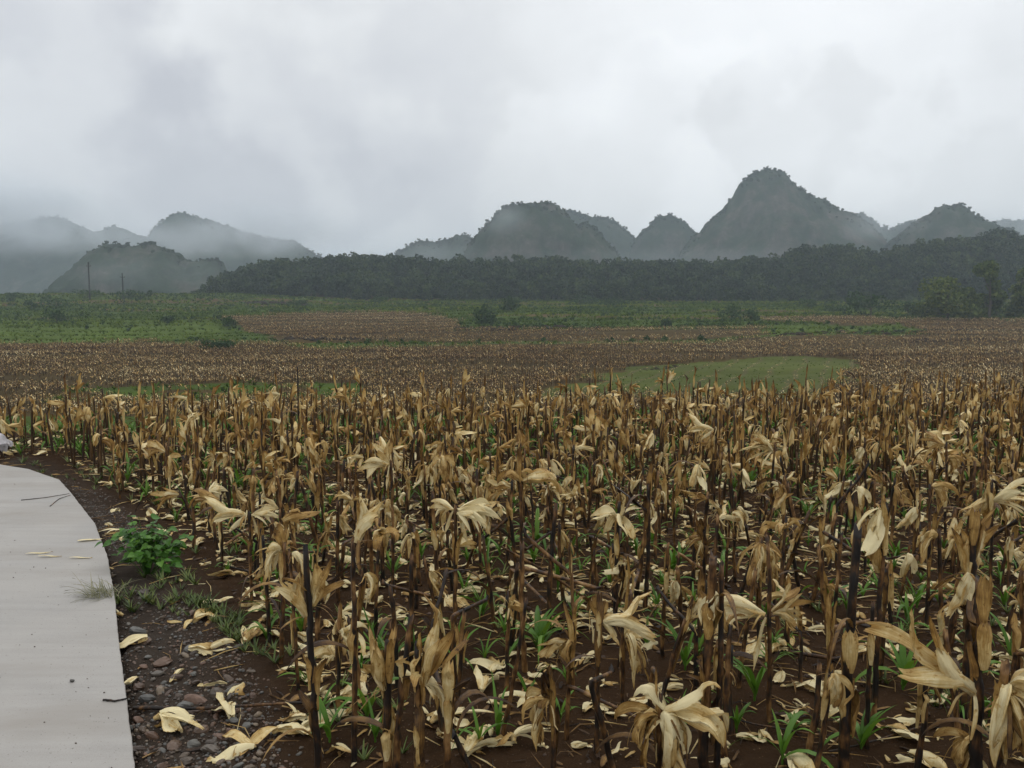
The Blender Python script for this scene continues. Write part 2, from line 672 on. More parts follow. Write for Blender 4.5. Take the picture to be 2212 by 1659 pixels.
def mat_stone():
    M = Mat('field_stone')
    P = M.pos()
    r = M.rand()
    _, _, t = M.sep(M.attr().outputs['Vector'])
    rr = M.math('FRACT', M.math('ADD', r, t))
    c = M.ramp(rr, [(0.0, (0.07, 0.066, 0.06)), (0.2, (0.12, 0.115, 0.10)), (0.38, (0.085, 0.058, 0.038)), (0.55, (0.15, 0.085, 0.055)), (0.72, (0.05, 0.036, 0.026)), (0.88, (0.07, 0.05, 0.035)), (1.0, (0.20, 0.15, 0.10))])
    n = M.noise(P, 28.0, 4, 0.6)
    c2 = M.n.new('ShaderNodeVectorMath')
    c2.operation = 'SCALE'
    M.l.new(c, c2.inputs[0])
    M.l.new(M.math('MULTIPLY_ADD', n, 1.1, 0.4), c2.inputs['Scale'])
    M.bump(M.noise(P, 60.0, 4), 0.4, 0.006)
    return M.fin(c2.outputs[0], 0.42, 0.4)


def mat_karst():
    M = Mat('wooded_limestone')
    P = M.pos()
    _, _, steep = M.sep(M.attr().outputs['Vector'])
    n = M.noise(P, 0.05, 5, 0.65)
    m = M.noise(P, 0.35, 3, 0.6)
    g = M.ramp(M.math('MULTIPLY_ADD', m, 0.6, M.math('MULTIPLY', n, 0.4)), [(0.3, (0.012, 0.022, 0.014)), (0.55, (0.024, 0.04, 0.02)), (0.8, (0.045, 0.06, 0.03))])
    rk = M.ramp(M.noise(M.scale(P, (0.25, 0.25, 0.06)), 1.0, 5, 0.7), [(0.3, (0.05, 0.042, 0.04)), (0.55, (0.12, 0.095, 0.088)), (0.8, (0.25, 0.215, 0.20))])
    k = M.math('MULTIPLY_ADD', n, 2.6, -1.42)
    k = M.math('ADD', k, steep)
    k = M.math('MULTIPLY', k, 2.2, clamp=True)
    return M.fin(M.mix(M.math('MULTIPLY', k, 0.5), g, rk), 0.9, 0.05)


GROUND, CONC, STONE, KARST, BARK, POLE = mat_ground(), mat_concrete(), mat_stone(), mat_karst(), mat_bark(), mat_pole()

# ------------------------------------------------------------------ the ground sheet and its fields
GREEN_L = [(-300, 692), (120, 694), (450, 688), (486, 712), (470, 732), (300, 742), (180, 738), (-300, 748)]
BROWN_B = [(480, 686), (700, 676), (900, 676), (985, 690), (1002, 712), (900, 722), (700, 730), (560, 724), (500, 704)]
BROWN_A = [(-300, 742), (200, 738), (420, 742), (560, 742), (700, 752), (1000, 750), (1240, 742), (1500, 742), (1640, 728), (1900, 722), (2500, 715), (2500, 900), (-300, 900)]
BROWN_C = [(560, 728), (860, 722), (1000, 714), (1340, 712), (1640, 706), (1655, 722), (1500, 734), (1100, 738), (640, 742)]
BROWN_D = [(1640, 694), (1750, 684), (2060, 690), (2500, 690), (2500, 730), (2000, 722), (1960, 708)]
FURROW = [(1180, 860), (1240, 830), (1390, 792), (1560, 776), (1740, 770), (1890, 782), (1850, 806), (1800, 860)]
GREEN_R = [(1655, 702), (1960, 702), (1985, 716), (1655, 722)]
GREEN_E = [(150, 832), (760, 826), (800, 870), (100, 870)]


def zone(x, y):
    """which crop grows at a place of the valley: 0 rough grass, 1 dry maize, 2 bright grass, 3 furrows"""
    z = H(x, y)
    px, py = proj(x, y, z)
    wob = (fbm(x / 9, y / 9, 31, 3) - 0.5) * 14
    py2, px2 = py + wob * 0.9, px + wob * 6
    c = np.zeros(np.shape(x), int)
    for p in (BROWN_A, BROWN_B, BROWN_C, BROWN_D):
        c[inpoly(px2, py2, p)] = 1
    for p in (GREEN_L, GREEN_R):
        c[inpoly(px2, py2, p)] = 2
    c[inpoly(px2, py2, GREEN_E) & (fbm(x / 5, y / 3, 37, 3) > 0.5)] = 0
    c[inpoly(px + wob * 9, py + wob * 1.0, FURROW)] = 3
    c[(py < 690) & (c == 0) & (fbm(x / 40, y / 14, 77, 3) > 0.60)] = 4      # patches of russet weeds
    return c, px, py


def build_ground():
    rows = np.concatenate([np.arange(-6, 3, 0.25), np.arange(3, 12, 0.04), np.arange(12, 19, 0.08), np.arange(19, 58, 0.6),
                           np.arange(58, 160, 0.8), np.arange(160, 470, 1.6), np.geomspace(470, 6000, 40)])
    nc = 360
    u = np.linspace(-1, 1, nc)
    hw = np.maximum(9.0, rows * 0.80 + 4)
    X = u[None] * hw[:, None]
    Y = np.repeat(rows[:, None], nc, 1)
    x, y = X.ravel(), Y.ravel()
    z = Hn(x, y)
    t = T(np.stack([x, y, z], 1), grid_quads(len(rows), nc), np.zeros((len(x), 3)))
    me = to_mesh('ground', t)
    c, px, py = zone(x, y)
    pal = np.array([(0.052, 0.080, 0.010), (0.064, 0.042, 0.012), (0.066, 0.098, 0.013), (0.074, 0.088, 0.018), (0.09, 0.06, 0.022)])
    col = pal[c]
    # furrow field: pale chaff lines between green
    fr = np.abs(np.sin((x * 0.93 - y * 0.36) * 1.1 + 0.8 * fbm(x / 5, y / 5, 3, 2)))
    k = (c == 3) & (fr < 0.20)
    col[k] = (0.095, 0.085, 0.035)
    nearc = np.array([0.044, 0.0245, 0.0125])
    dv = polydist(x, y, FIELD_EDGE)
    inf = inpoly(x, y, FIELD_POLY)
    ver = np.clip(np.where(inf, 0, dv / 0.5), 0, 1)[:, None] * 0.7
    nearc = nearc[None] * (1 - ver) + np.array([0.058, 0.048, 0.040])[None] * ver
    w = np.clip((y - near_edge(x) - 4) / 10, 0, 1)[:, None]
    col = nearc * (1 - w) + col * w
    wood = np.clip((y - 366) / 20, 0, 1)[:, None]
    col = col * (1 - wood) + np.array([0.022, 0.034, 0.016])[None] * wood
    a = me.attributes.new('zone', 'FLOAT_COLOR', 'POINT')
    a.data.foreach_set('color', np.hstack([col, 1 - w]).astype(np.float32).ravel())
    o = link('ground', me, GROUND)
    tag(o, kind='structure')


build_ground()

bm = bmesh.new()
edge = []
for (x1, y1), (x2, y2) in zip(PATH_EDGE[:-1], PATH_EDGE[1:]):
    m = max(1, int(math.hypot(x2 - x1, y2 - y1) / 0.06))
    edge += [(x1 + (x2 - x1) * k / m + rnd.uniform(-1, 1) * 0.0025, y1 + (y2 - y1) * k / m + rnd.uniform(-1, 1) * 0.0025) for k in range(m)]
edge += [PATH_EDGE[-1], PATH_POLY[-1]]
tv = [bm.verts.new((p[0], p[1], 0.07)) for p in edge]
tf = bm.faces.new(tv)
if tf.normal.z < 0:
    tf.normal_flip()
ex = bmesh.ops.extrude_face_region(bm, geom=[tf])
for v in [g for g in ex['geom'] if isinstance(g, bmesh.types.BMVert)]:
    v.co.z = -0.3
bmesh.ops.recalc_face_normals(bm, faces=bm.faces)
bmesh.ops.bevel(bm, geom=[e for e in bm.edges if all(v.co.z > 0 for v in e.verts)], offset=0.004, segments=1, affect='EDGES')
me = bpy.data.meshes.new('concrete_path')
bm.to_mesh(me)
bm.free()
tag(link('concrete_path', me, CONC), kind='structure')

# ------------------------------------------------------------------ karst hills
HILLS = [
    (620, [(150, 645), (165, 600), (186, 562), (210, 536), (240, 522), (270, 526), (300, 529), (350, 530), (372, 538), (390, 546), (408, 566), (425, 566), (440, 560), (458, 560), (470, 556), (484, 566), (494, 590), (505, 645)], 0.5),
    (1300, [(-420, 640), (-250, 540), (-100, 512), (0, 497), (60, 482), (140, 468), (180, 488), (220, 505), (240, 500), (262, 491), (284, 500), (300, 508), (340, 518), (370, 560), (400, 640)], 0.3),
    (1150, [(310, 640), (330, 520), (352, 488), (378, 468), (402, 459), (425, 466), (470, 480), (510, 492), (545, 506), (600, 518), (632, 518), (662, 534), (700, 556), (730, 600), (750, 640)], 0.35),
    (1000, [(800, 640), (835, 560), (868, 535), (900, 522), (920, 517), (942, 520), (972, 515), (1000, 507), (1022, 516), (1060, 640)], 0.1),
    (750, [(990, 640), (1000, 560), (1008, 532), (1036, 496), (1058, 478), (1080, 455), (1108, 443), (1135, 440), (1166, 436), (1196, 442), (1216, 458), (1232, 474), (1246, 489), (1258, 478), (1274, 488), (1304, 512), (1328, 538), (1345, 562), (1366, 640)], 0.75),
    (1100, [(1190, 640), (1215, 457), (1242, 459), (1275, 470), (1310, 470), (1332, 484), (1352, 500), (1372, 516), (1400, 570), (1430, 640)], 0.3),
    (1000, [(1335, 640), (1366, 520), (1384, 496), (1404, 478), (1420, 468), (1440, 466), (1466, 470), (1482, 482), (1496, 496), (1530, 560), (1560, 640)], 0.35),
    (860, [(1420, 640), (1450, 566), (1466, 545), (1482, 528), (1496, 508), (1512, 498), (1524, 476), (1545, 460), (1562, 444), (1580, 421), (1592, 398), (1606, 384), (1628, 370), (1646, 365), (1664, 369), (1682, 374), (1696, 390), (1716, 410), (1744, 426), (1766, 436), (1790, 446), (1812, 458), (1834, 466), (1852, 472), (1868, 484), (1884, 500), (1894, 518), (1908, 540), (1940, 640)], 0.9),
    (1300, [(1800, 640), (1836, 466), (1850, 462), (1868, 470), (1888, 488), (1908, 500), (1940, 482), (1962, 478), (1990, 500), (2040, 640)], 0.3),
    (800, [(1890, 640), (1906, 530), (1922, 514), (1942, 500), (1962, 482), (1980, 470), (2002, 452), (2020, 441), (2036, 446), (2052, 440), (2072, 452), (2090, 467), (2108, 474), (2130, 484), (2160, 494), (2200, 512), (2260, 560), (2300, 640)], 0.55),
    (1350, [(2060, 640), (2110, 486), (2140, 478), (2175, 477), (2215, 479), (2300, 470), (2420, 490), (2550, 640)], 0.3),
]
LEAFQ = []


def leaf_cloud(n, lobes, q, seed, tmin=0.0, tmax=1.0, flat=0.0):
    """n leaf clumps spread through a crown made of ellipsoid lobes (c, r)"""
    r = np.random.RandomState(seed)
    V, A = [], []
    wts = np.array([l[1][0] * l[1][1] * l[1][2] for l in lobes]) ** 0.7
    wts /= wts.sum()
    for i in range(n):
        c, rad = lobes[r.choice(len(lobes), p=wts)]
        d = r.normal(size=3)
        d /= np.linalg.norm(d)
        rr = r.uniform(0.45, 1.05) ** 0.5
        p = np.array(c) + d * np.array(rad) * rr
        a = r.normal(size=3) + d * 0.7 + np.array([0, 0, flat])
        a /= np.linalg.norm(a)
        b = np.cross(a, r.normal(size=3))
        b /= np.linalg.norm(b)
        e = np.cross(a, b)
        s = q * r.uniform(0.6, 1.35)
        l2 = s * r.uniform(0.5, 0.95)
        V += [p - b * s, p - e * l2 + a * s * 0.2, p + b * s, p + e * l2 + a * s * 0.2]
        tt = r.uniform(tmin, tmax)
        A += [(0, 0, tt), (1, 0, tt), (1, 1, tt), (0, 1, tt)]
    return T(np.array(V), np.arange(len(V)).reshape(-1, 4), np.array(A))


def crown_template(seed, n=110, q=0.13, tall=1.0):
    """a crown one unit high, base at z 0"""
    r = random.Random(seed)
    lobes = []
    for k in range(r.randint(4, 7)):
        a, rad = r.uniform(0, 6.28), r.uniform(0.05, 0.26)
        zc = r.uniform(0.32, 0.82)
        s = r.uniform(0.14, 0.27) * (1.1 - 0.5 * abs(zc - 0.55))
        lobes.append(((rad * math.cos(a), rad * math.sin(a), zc * tall), (s, s, s * r.uniform(0.7, 1.1))))
    return leaf_cloud(n, lobes, q, seed)


CROWNS = [crown_template(100 + k, 70, 0.12, 1.0 + 0.15 * (k % 3)) for k in range(8)]
hill_trees = []


def build_hill(k, D, prof, steep):
    xs = np.array([(p[0] - CX) / F * D for p in prof])
    zs = np.array([CAMH + (640 - p[1]) / F * D for p in prof])
    x0, x1 = xs[0], xs[-1]
    wid = x1 - x0
    dep = min(0.42 * wid, 0.25 * D)
    res = 2.2 * D / 800
    nx, ny = int(wid / res), int(2 * dep / (res * 1.4))
    u = np.linspace(0, 1, nx)
    v = np.linspace(-1, 1, ny)
    U, Vv = np.meshgrid(u, v)
    X = x0 + U * wid
    off = (fbm(X / 40 + 7 * k, Vv * 3 + k, 90 + k, 3) - 0.5) * np.abs(Vv) * wid * 0.28
    prof_z = np.interp(X + off, xs, zs + 0.0)
    fall = np.clip(1 - np.abs(Vv) ** 1.7, 0, 1) ** 0.62
    rough = 1 - np.abs(Vv) * 0.45 * fbm(X / 55, Vv * dep / 45, 40 + k, 4)
    lump = 4.2
    cell = 8.0
    Yw = Vv * dep
    wl = worley(X / cell, Yw / cell, 60 + k)
    wl2 = worley(X / 3.6, Yw / 3.6, 61 + k)
    Z = -8 + (prof_z + 8 - 2.4) * fall * rough + (0.62 - wl) * lump + (0.6 - wl2) * 1.7
    Z = np.where((Vv <= -0.999) | (Vv >= 0.999) | (U <= 0) | (U >= 1), -12, Z)
    # crags: bands of vertical relief
    Z = Z + (fbm(X / 16, Yw / 16, 11 + k, 3) - 0.5) * 6 * fall
    Yp = D + Yw + (fbm(X / 12, Z / 9, 33 + k, 3) - 0.5) * 9
    gy, gx = np.gradient(Z)
    st = np.clip(np.abs(gy) / (2 * dep / ny) * 0.32, 0, 1.2) * steep
    t = T(np.stack([X.ravel(), Yp.ravel(), Z.ravel()], 1), grid_quads(ny, nx), np.stack([U.ravel(), Vv.ravel(), st.ravel()], 1))
    o = link('karst_hill', to_mesh('karst_hill', t), KARST)
    tag(o, kind='structure')
    # trees along the crest and over the near face
    r = np.random.RandomState(500 + k)
    n = int(wid * 1.15)
    iu = r.randint(2, nx - 2, n)
    iv = np.clip((ny * (0.5 - np.abs(r.normal(0, 0.05, n)))).astype(int), 1, ny - 2)
    for a, b in zip(iu, iv):
        if st[b, a] < 0.8 and Z[b, a] > 0:
            hill_trees.append((X[b, a], Yp[b, a], Z[b, a] - 2.6, r.uniform(3.0, 5.2) * (D / 850) ** 0.3))


for k, (D, prof, steep) in enumerate(HILLS):
    build_hill(k, D, prof, steep)

# woods on the hills and on the slope behind the valley: far-off masses
hp = np.array(hill_trees)
idx = nr.randint(0, 8, len(hp))
t = scatter(CROWNS, idx, hp[:, :3], nr.uniform(0, 6.28, len(hp)), hp[:, 3], None, nr.uniform(-0.15, 0.15, len(hp)))
tag(link('hill_woods', to_mesh('hill_woods', t, False), FAROL), 'misty scrub woods clinging to the limestone hills', 'woods', kind='stuff')

fx = []
FOREST_N = 0
CR2 = [crown_template(200 + k, 150, 0.085, 1.05 + 0.12 * (k % 3)) for k in range(8)]
for i in range(3300):
    y = nr.uniform(362, 452)
    px = nr.uniform(420, 2500)
    x = (px - CX) / F * y
    pxr = px
    top = np.interp(pxr, [p[0] for p in FOREST_TOP], [p[1] for p in FOREST_TOP])
    hmax = (650 - top) / F * 420
    if hmax < 1.5:
        continue
    s = min(nr.uniform(5.0, 9.2), hmax * 0.85)
    if nr.rand() < 0.06:
        s *= 1.22
    if y < 372 and nr.rand() < 0.55:
        s *= 0.5
    fx.append((x, y, h1(x, y) - 0.2 * s, s))
fx = np.array(fx)
t = scatter(CR2, nr.randint(0, 8, len(fx)), fx[:, :3], nr.uniform(0, 6.28, len(fx)), fx[:, 3], None, nr.uniform(-0.5, 0.4, len(fx)))
tag(link('forest', to_mesh('forest', t, False), FAROL), 'dark dense forest belt behind the far fields', 'forest', kind='stuff')


# ------------------------------------------------------------------ tubes, trees, bushes, poles
def tube(pts, radii, n=6, tint=0.5):
    t = T()
    V, A = [], []
    for i, (p, r) in enumerate(zip(pts, radii)):
        p = Vector(p)
        a = Vector(pts[min(i + 1, len(pts) - 1)]) - Vector(pts[max(i - 1, 0)])
        a.normalize()
        s = a.cross(Vector((0.13, 0.91, 0.2))).normalized()
        b = a.cross(s)
        for j in range(n):
            g = 2 * math.pi * j / n
            q = p + (s * math.cos(g) + b * math.sin(g)) * r
            V.append(q[:])
            A.append((j / n, i / max(1, len(pts) - 1), tint))
    return T(np.array(V), grid_quads(len(pts), n, True), np.array(A))


def tree(base, h, w, label, seed, group, n=700, q=None, mat=None, lobes=None, trunk=0.35, name='tree', cat='tree'):
    r = random.Random(seed)
    root = empty(name, base)
    tag(root, label, cat, group)
    q = q or 0.035 * h + 0.12
    lb = []
    if lobes is None:
        for k in range(r.randint(7, 10)):
            a = r.uniform(0, 6.28)
            zc = r.uniform(0.30 if trunk > 0.2 else 0.15, 0.86)
            rad = r.uniform(0.15, 0.42) * w * (1.15 - 0.75 * abs(zc - 0.5))
            s = r.uniform(0.16, 0.27) * w
            lb.append(((rad * math.cos(a), rad * math.sin(a), zc * h), (s, s, min(s * r.uniform(0.6, 0.95), h * 0.3))))
        lb.append(((0, 0, 0.78 * h), (0.15 * w, 0.15 * w, 0.2 * h)))
    tr = tube([(0, 0, -0.4), (0.02 * w, 0, h * 0.3), (-0.02 * w, 0.01 * w, h * 0.6), (0, 0, h * 0.85)], [0.028 * h, 0.02 * h, 0.012 * h, 0.004 * h], 7)
    for c, s in lb:
        z0 = max(0.1 * h, c[2] * 0.55)
        tr.add(tube([(0, 0, z0), (c[0] * 0.5, c[1] * 0.5, (z0 + c[2]) * 0.5), (c[0], c[1], c[2])], [0.011 * h, 0.007 * h, 0.003 * h], 5))
    link('trunk', to_mesh('trunk', tr), BARK, root)
    link('crown', to_mesh('crown', leaf_cloud(n, lb, q, seed), False), mat or BUSHL, root)
    return root


TREE_SPECS = [  # px, base y, px width, px height, label
    (2046, 688, 112, 96, 'broad olive green tree with a wide crown at the edge of the russet field'),
    (2136, 690, 62, 122, 'tall dark narrow tree standing between the broad olive tree and the cut-off tree'),
    (2204, 692, 76, 112, 'dark bushy tree cut off by the right picture edge'),
    (2092, 690, 60, 70, 'mid-height round tree filling the gap between broad tree and dark narrow tree'),
    (2006, 684, 50, 42, 'low pale tree leaning out from the broad olive tree'),
]
for i, (px, by, w, h, lab) in enumerate(TREE_SPECS):
    p = at(px, by, 232 + 5 * (i % 3))
    s = p.y / F
    p.z = h1(p.x, p.y)
    tree(p, h * s, w * s * 1.15, lab, 40 + i, 'trees beside the russet field', 1900, 0.034 * h * s + 0.08, TREEL, trunk=0.1)
BUSH_SPECS = [
    (1880, 676, 92, 54, 'large round dark bush left of the tree group beyond the brown field'),
    (1578, 692, 52, 34, 'larger dark bush of the pair in the middle of the valley'),
    (1622, 694, 40, 24, 'smaller dark bush of the pair in the middle of the valley'),
    (1100, 674, 42, 36, 'upright bush standing on the far green bank near the forest foot'),
    (1048, 700, 58, 36, 'broken dark bush beside the green strip in the middle of the valley'),
    (284, 656, 66, 28, 'rounded bush below the shorter pole on the left ridge'),
    (122, 666, 86, 28, 'wide dark bush left of the taller pole'),
    (68, 667, 22, 20, 'small dark shrub at the left end of the ridge'),
    (122, 699, 56, 32, 'bright green bush in the grassy slope below the wide dark bush'),
    (322, 642, 12, 15, 'tiny lone shrub right of the rounded ridge bush'),
    (496, 706, 40, 22, 'low green bush at the corner of the bright grass'),
    (470, 757, 60, 20, 'dark green weed clump on the near edge of the maize'),
    (364, 698, 26, 16, 'small round bush in the middle of the bright grass'),
    (1440, 705, 24, 16, 'small dark bush on the green strip left of the pair'),
    (1250, 658, 60, 22, 'low wide bush along the far green bank'),
    (1800, 676, 46, 26, 'low bush touching the large round dark bush'),
    (1745, 666, 34, 20, 'small hazy bush at the forest foot left of the large bush'),
    (1960, 676, 60, 30, 'spreading bush between the large round bush and the trees'),
    (2150, 694, 70, 26, 'low undergrowth bush under the dark narrow tree'),
    (2030, 692, 70, 30, 'low leafy bush under the broad olive tree'),
    (30, 652, 40, 18, 'hazy bush at the far left end of the ridge'),
    (190, 645, 60, 18, 'low hazy bush at the foot of the taller pole'),
    (820, 655, 50, 14, 'low dark bush on the far bank below the forest'),
    (640, 660, 44, 14, 'low dark bush beside the bare earth bank'),
    (1330, 662, 50, 16, 'small bush on the far green bank right of the low wide bush'),
]
for i, (px, by, w, h, lab) in enumerate(BUSH_SPECS):
    p = hit(px, by) if px < 1850 else at(px, by, 240 + 4 * (i % 4))
    s = p.y / F
    p.z = h1(p.x, p.y) - 0.15
    tree(p, h * s * 1.05, w * s * 1.1, lab, 80 + i, 'bushes scattered over the valley', 520, 0.05 * h * s + 0.12, trunk=0.1, name='bush', cat='bush')

for px, by, ty, lab in ((194, 641, 566, 'taller dark utility pole standing on the left ridge'), (266, 640, 590, 'shorter thin utility pole further along the left ridge')):
    Y = 330.0
    b, tp = at(px, by, Y), at(px, ty, Y)
    g = h1(b.x, Y)
    root = empty('utility_pole', (b.x, Y, g))
    hh = tp.z - g
    tag(root, lab, 'utility pole', 'utility poles on the ridge')
    link('pole', to_mesh('pole', tube([(0, 0, -0.5), (0, 0, hh * 0.5), (0, 0, hh)], [0.27, 0.24, 0.19], 8)), POLE, root)
    link('crossarm', to_mesh('crossarm', tube([(-0.9, 0.1, hh - 1.5), (0, 0.1, hh - 1.5), (0.9, 0.1, hh - 1.5)], [0.08, 0.08, 0.08], 6)), POLE, root)
    for dx in (-0.8, 0.8):
        link('insulator', to_mesh('insulator', tube([(dx, 0.1, hh - 1.43), (dx, 0.1, hh - 1.25), (dx, 0.1, hh - 1.1)], [0.06, 0.09, 0.03], 6)), POLE, root)


# ------------------------------------------------------------------ leaves of maize
def leaf(base, d, n, Ln, W, grav=0.0, cup=0.8, twist=0.0, nv=8, nu=5, tint=0.3, rng=rnd, prof='husk', wob=0.12, fold=None, floor=None, side=0.0):
    d, n = Vector(d).normalized(), Vector(n)
    n = (n - d * n.dot(d)).normalized()
    p = Vector(base)
    ds = Ln / (nv - 1)
    V, A = [], []
    ph = rng.uniform(0, 6.28)
    rag = [rng.uniform(0.6, 1.15) for _ in range(nu)]
    ks = {rng.randrange(2, nv): rng.uniform(-0.9, 0.9) for _ in range(rng.choice((0, 1, 1, 2)))} if (prof != 'blade' and wob > 0.05) else {}
    skew = rng.uniform(-0.35, 0.35)
    for i in range(nv):
        t = i / (nv - 1)
        if prof == 'husk':
            w = W * (0.42 + 0.58 * math.sin(min(1, t / 0.42) * math.pi / 2)) * (1 - max(0, (t - 0.45) / 0.55) ** 1.9 * 0.93)
        elif prof == 'torn':
            w = W * (0.5 + 0.5 * math.sin(min(1, t / 0.5) * math.pi / 2)) * (1 - max(0, (t - 0.7) / 0.3) ** 2 * 0.45)
        else:
            w = W * (0.65 + 0.35 * math.sin(min(1, t / 0.3) * math.pi / 2)) * (1 - max(0, (t - 0.35) / 0.65) ** 1.5 * 0.96)
        s = d.cross(n)
        c = max(0.05, cup * (1 - 0.35 * t))
        rr = w / c
        for j in range(nu):
            a = (2 * j / (nu - 1) - 1) + (skew * t if prof != 'blade' else 0)
            off = s * (rr * math.sin(a * c)) - n * (rr * (1 - math.cos(a * c)))
            off += n * (wob * w * (math.sin(a * 4.1 + ph + t * 5) + 0.8 * math.sin(a * 8.3 + ph * 2.3 - t * 3) + 0.7 * math.sin(t * 11 + ph + a * 1.5)))
            q = p + off
            if i == nv - 1 or (prof == 'torn' and i == nv - 2):
                q = q + d * ds * (rag[j] - 0.9) * (2.2 if prof == 'torn' else 1.2)
            if floor is not None and q.z < floor:
                q.z = floor + 0.002 * j
            V.append(q[:])
            A.append((j / (nu - 1), t, tint))
        p = p + d * ds
        if floor is not None and p.z < floor + 0.004:
            p.z = floor + 0.004
        g = grav
        if fold is not None:
            g = grav if t > fold else grav * 0.06
        nd = (d + Vector((0, 0, -1)) * g * ds)
        if nd.length > 1e-4:
            nd.normalize()
            ax = d.cross(nd)
            if ax.length > 1e-6:
                rot = Matrix.Rotation(math.asin(min(1, ax.length)), 3, ax.normalized())
                n = rot @ n
            d = nd
        if i in ks:
            kr = Matrix.Rotation(ks[i], 3, s)
            d, n = (kr @ d).normalized(), kr @ n
        if side:
            d = (Matrix.Rotation(side * ds * math.sin(t * 4 + ph), 3, n) @ d).normalized()
        if twist:
            n = Matrix.Rotation(twist * ds, 3, d) @ n
        n = (n - d * n.dot(d)).normalized()
    return T(np.array(V), grid_quads(nv, nu), np.array(A))


def axis_frame(a):
    a = Vector(a).normalized()
    s = a.cross(Vector((0, 1, 0.01))).normalized()
    return a, s, a.cross(s)


def gen_husk(style, seed, lod=1):
    r = random.Random(seed)
    nv, nu = (11, 7) if lod else (6, 3)
    t = T()
    tint0 = r.choice((r.uniform(0.0, 0.12), r.uniform(0.1, 0.45)))

    def whorl(axis, n, opening, Ln, W, grav, cup, off=0.012, twist=0.0, prof='husk', fold=None, arc=6.283, tb=0.0, g0=None):
        a, s, b = axis_frame(axis)
        g0 = r.uniform(0, 6.28) if g0 is None else g0
        for k in range(n):
            g = g0 + arc * (k + r.uniform(-0.55, 0.55)) / n
            rad = s * math.cos(g) + b * math.sin(g)
            op = opening * r.uniform(0.15, 1.6)
            d = a * math.cos(op) + rad * math.sin(op)
            l2 = Ln * r.uniform(0.55, 1.15)
            t.add(leaf(Vector((0.01, 0, 0)) + rad * off, d, rad, l2, W * r.uniform(0.55, 1.25), grav * r.uniform(0.5, 1.5), cup * r.uniform(0.7, 1.3), r.uniform(-1, 1) * (twist + 1.5),
                       nv, nu, min(0.95, max(0.0, tint0 + tb + r.uniform(-0.12, 0.30))), r, prof if r.random() < 0.75 else 'torn', r.uniform(0.08, 0.22), fold, None, r.uniform(-7, 7)))
    lo = 0 if lod else 1
    for q in range(r.randint(2, 5) if lod else 1):       # loose fibres
        g = r.uniform(0, 6.28)
        t.add(leaf((0.012, 0, 0), (math.cos(g) * 0.6 + 0.5, math.sin(g) * 0.6, r.uniform(-0.3, 0.6)), (0.1, 0.2, 1), r.uniform(0.10, 0.24), r.uniform(0.003, 0.009), r.uniform(8, 22), 0.8, r.uniform(-9, 9),
                   nv, 3, r.uniform(0.15, 0.8), r, 'torn', 0.1, None, None, r.uniform(-9, 9)))
    if style == 'droop':
        whorl((0.8, 0, 0.5), 4 - lo, 0.42, 0.25, 0.036, 26, 1.2, twist=2.0)
        whorl((0.5, 0, 0.1), 3 - lo, 0.5, 0.22, 0.026, 30, 1.0, twist=4.0, tb=0.12)
    elif style == 'star':
        whorl((0.35, 0.1, 1), 4, 1.0, 0.23, 0.033, 10, 1.0, twist=1.5)
        whorl((0.8, 0, 0.2), 3 - lo, 0.7, 0.2, 0.028, 14, 0.9, twist=3)
    elif style == 'cup':
        whorl((0.30, 0, 1), 5 - lo, 0.12, 0.25, 0.038, -0.6, 1.35, 0.010, prof='husk', tb=0.10)
        whorl((0.45, 0, 1), 2, 0.30, 0.2, 0.026, 6.0, 0.9, 0.016, prof='torn', tb=0.2)
    elif style == 'side':
        whorl((1, 0, 0.28), 5 - lo, 0.17, 0.27, 0.036, 2.8, 1.25, 0.010, twist=3.0)
        whorl((0.8, 0, -0.6), 2, 0.5, 0.2, 0.024, 9, 0.8)
    elif style == 'hang':
        whorl((0.30, 0, -1), 6 - lo * 2, 0.12, 0.21, 0.036, 0.8, 1.35, 0.014)
        whorl((0.5, 0, -0.6), 2, 0.4, 0.20, 0.022, 9.0, 0.7, 0.018, prof='torn', tb=0.1)
    elif style == 'tuft':
        whorl((0.35, 0, 1), 5 - lo, 0.35, 0.18, 0.019, 1.5, 0.9, twist=5.0, prof='torn', tb=0.2)
        whorl((0.6, 0, 0.1), 4 - lo, 0.7, 0.16, 0.02, 14, 0.9, twist=5.0, prof='torn', tb=0.12)
    elif style == 'fold':
        whorl((1, 0, 0.35), 4 - lo, 0.20, 0.32, 0.037, 30, 1.0, twist=1.0, fold=0.5)
        whorl((-0.5, 0, 0.4), 2, 0.3, 0.22, 0.026, 28, 0.9, fold=0.35)
    elif style == 'blown':
        whorl((1, 0, 0.7), 5 - lo, 0.26, 0.29, 0.026, 2.5, 1.0, twist=4.0, tb=0.1)
        whorl((0.9, 0, 0.2), 3 - lo, 0.3, 0.24, 0.017, 6, 1.0, twist=6.0, tb=0.1)
    elif style == 'sweep':
        whorl((0.9, 0, 0.8), 5, 0.12, 0.42, 0.034, -0.3, 1.2, 0.014, prof='torn', tb=0.12)
    return t


STYLES = ['droop', 'star', 'cup', 'side', 'hang', 'tuft', 'fold', 'blown']
HUSKT, HUSKM = {}, {}
for si, stl in enumerate(STYLES + ['sweep']):
    HUSKT[stl] = [gen_husk(stl, 1000 + si * 37 + k) for k in range(4)]
    HUSKM[stl] = []
    for q in HUSKT[stl]:
        m = to_mesh('husk', q)
        m.materials.append(HUSK)
        HUSKM[stl].append(m)


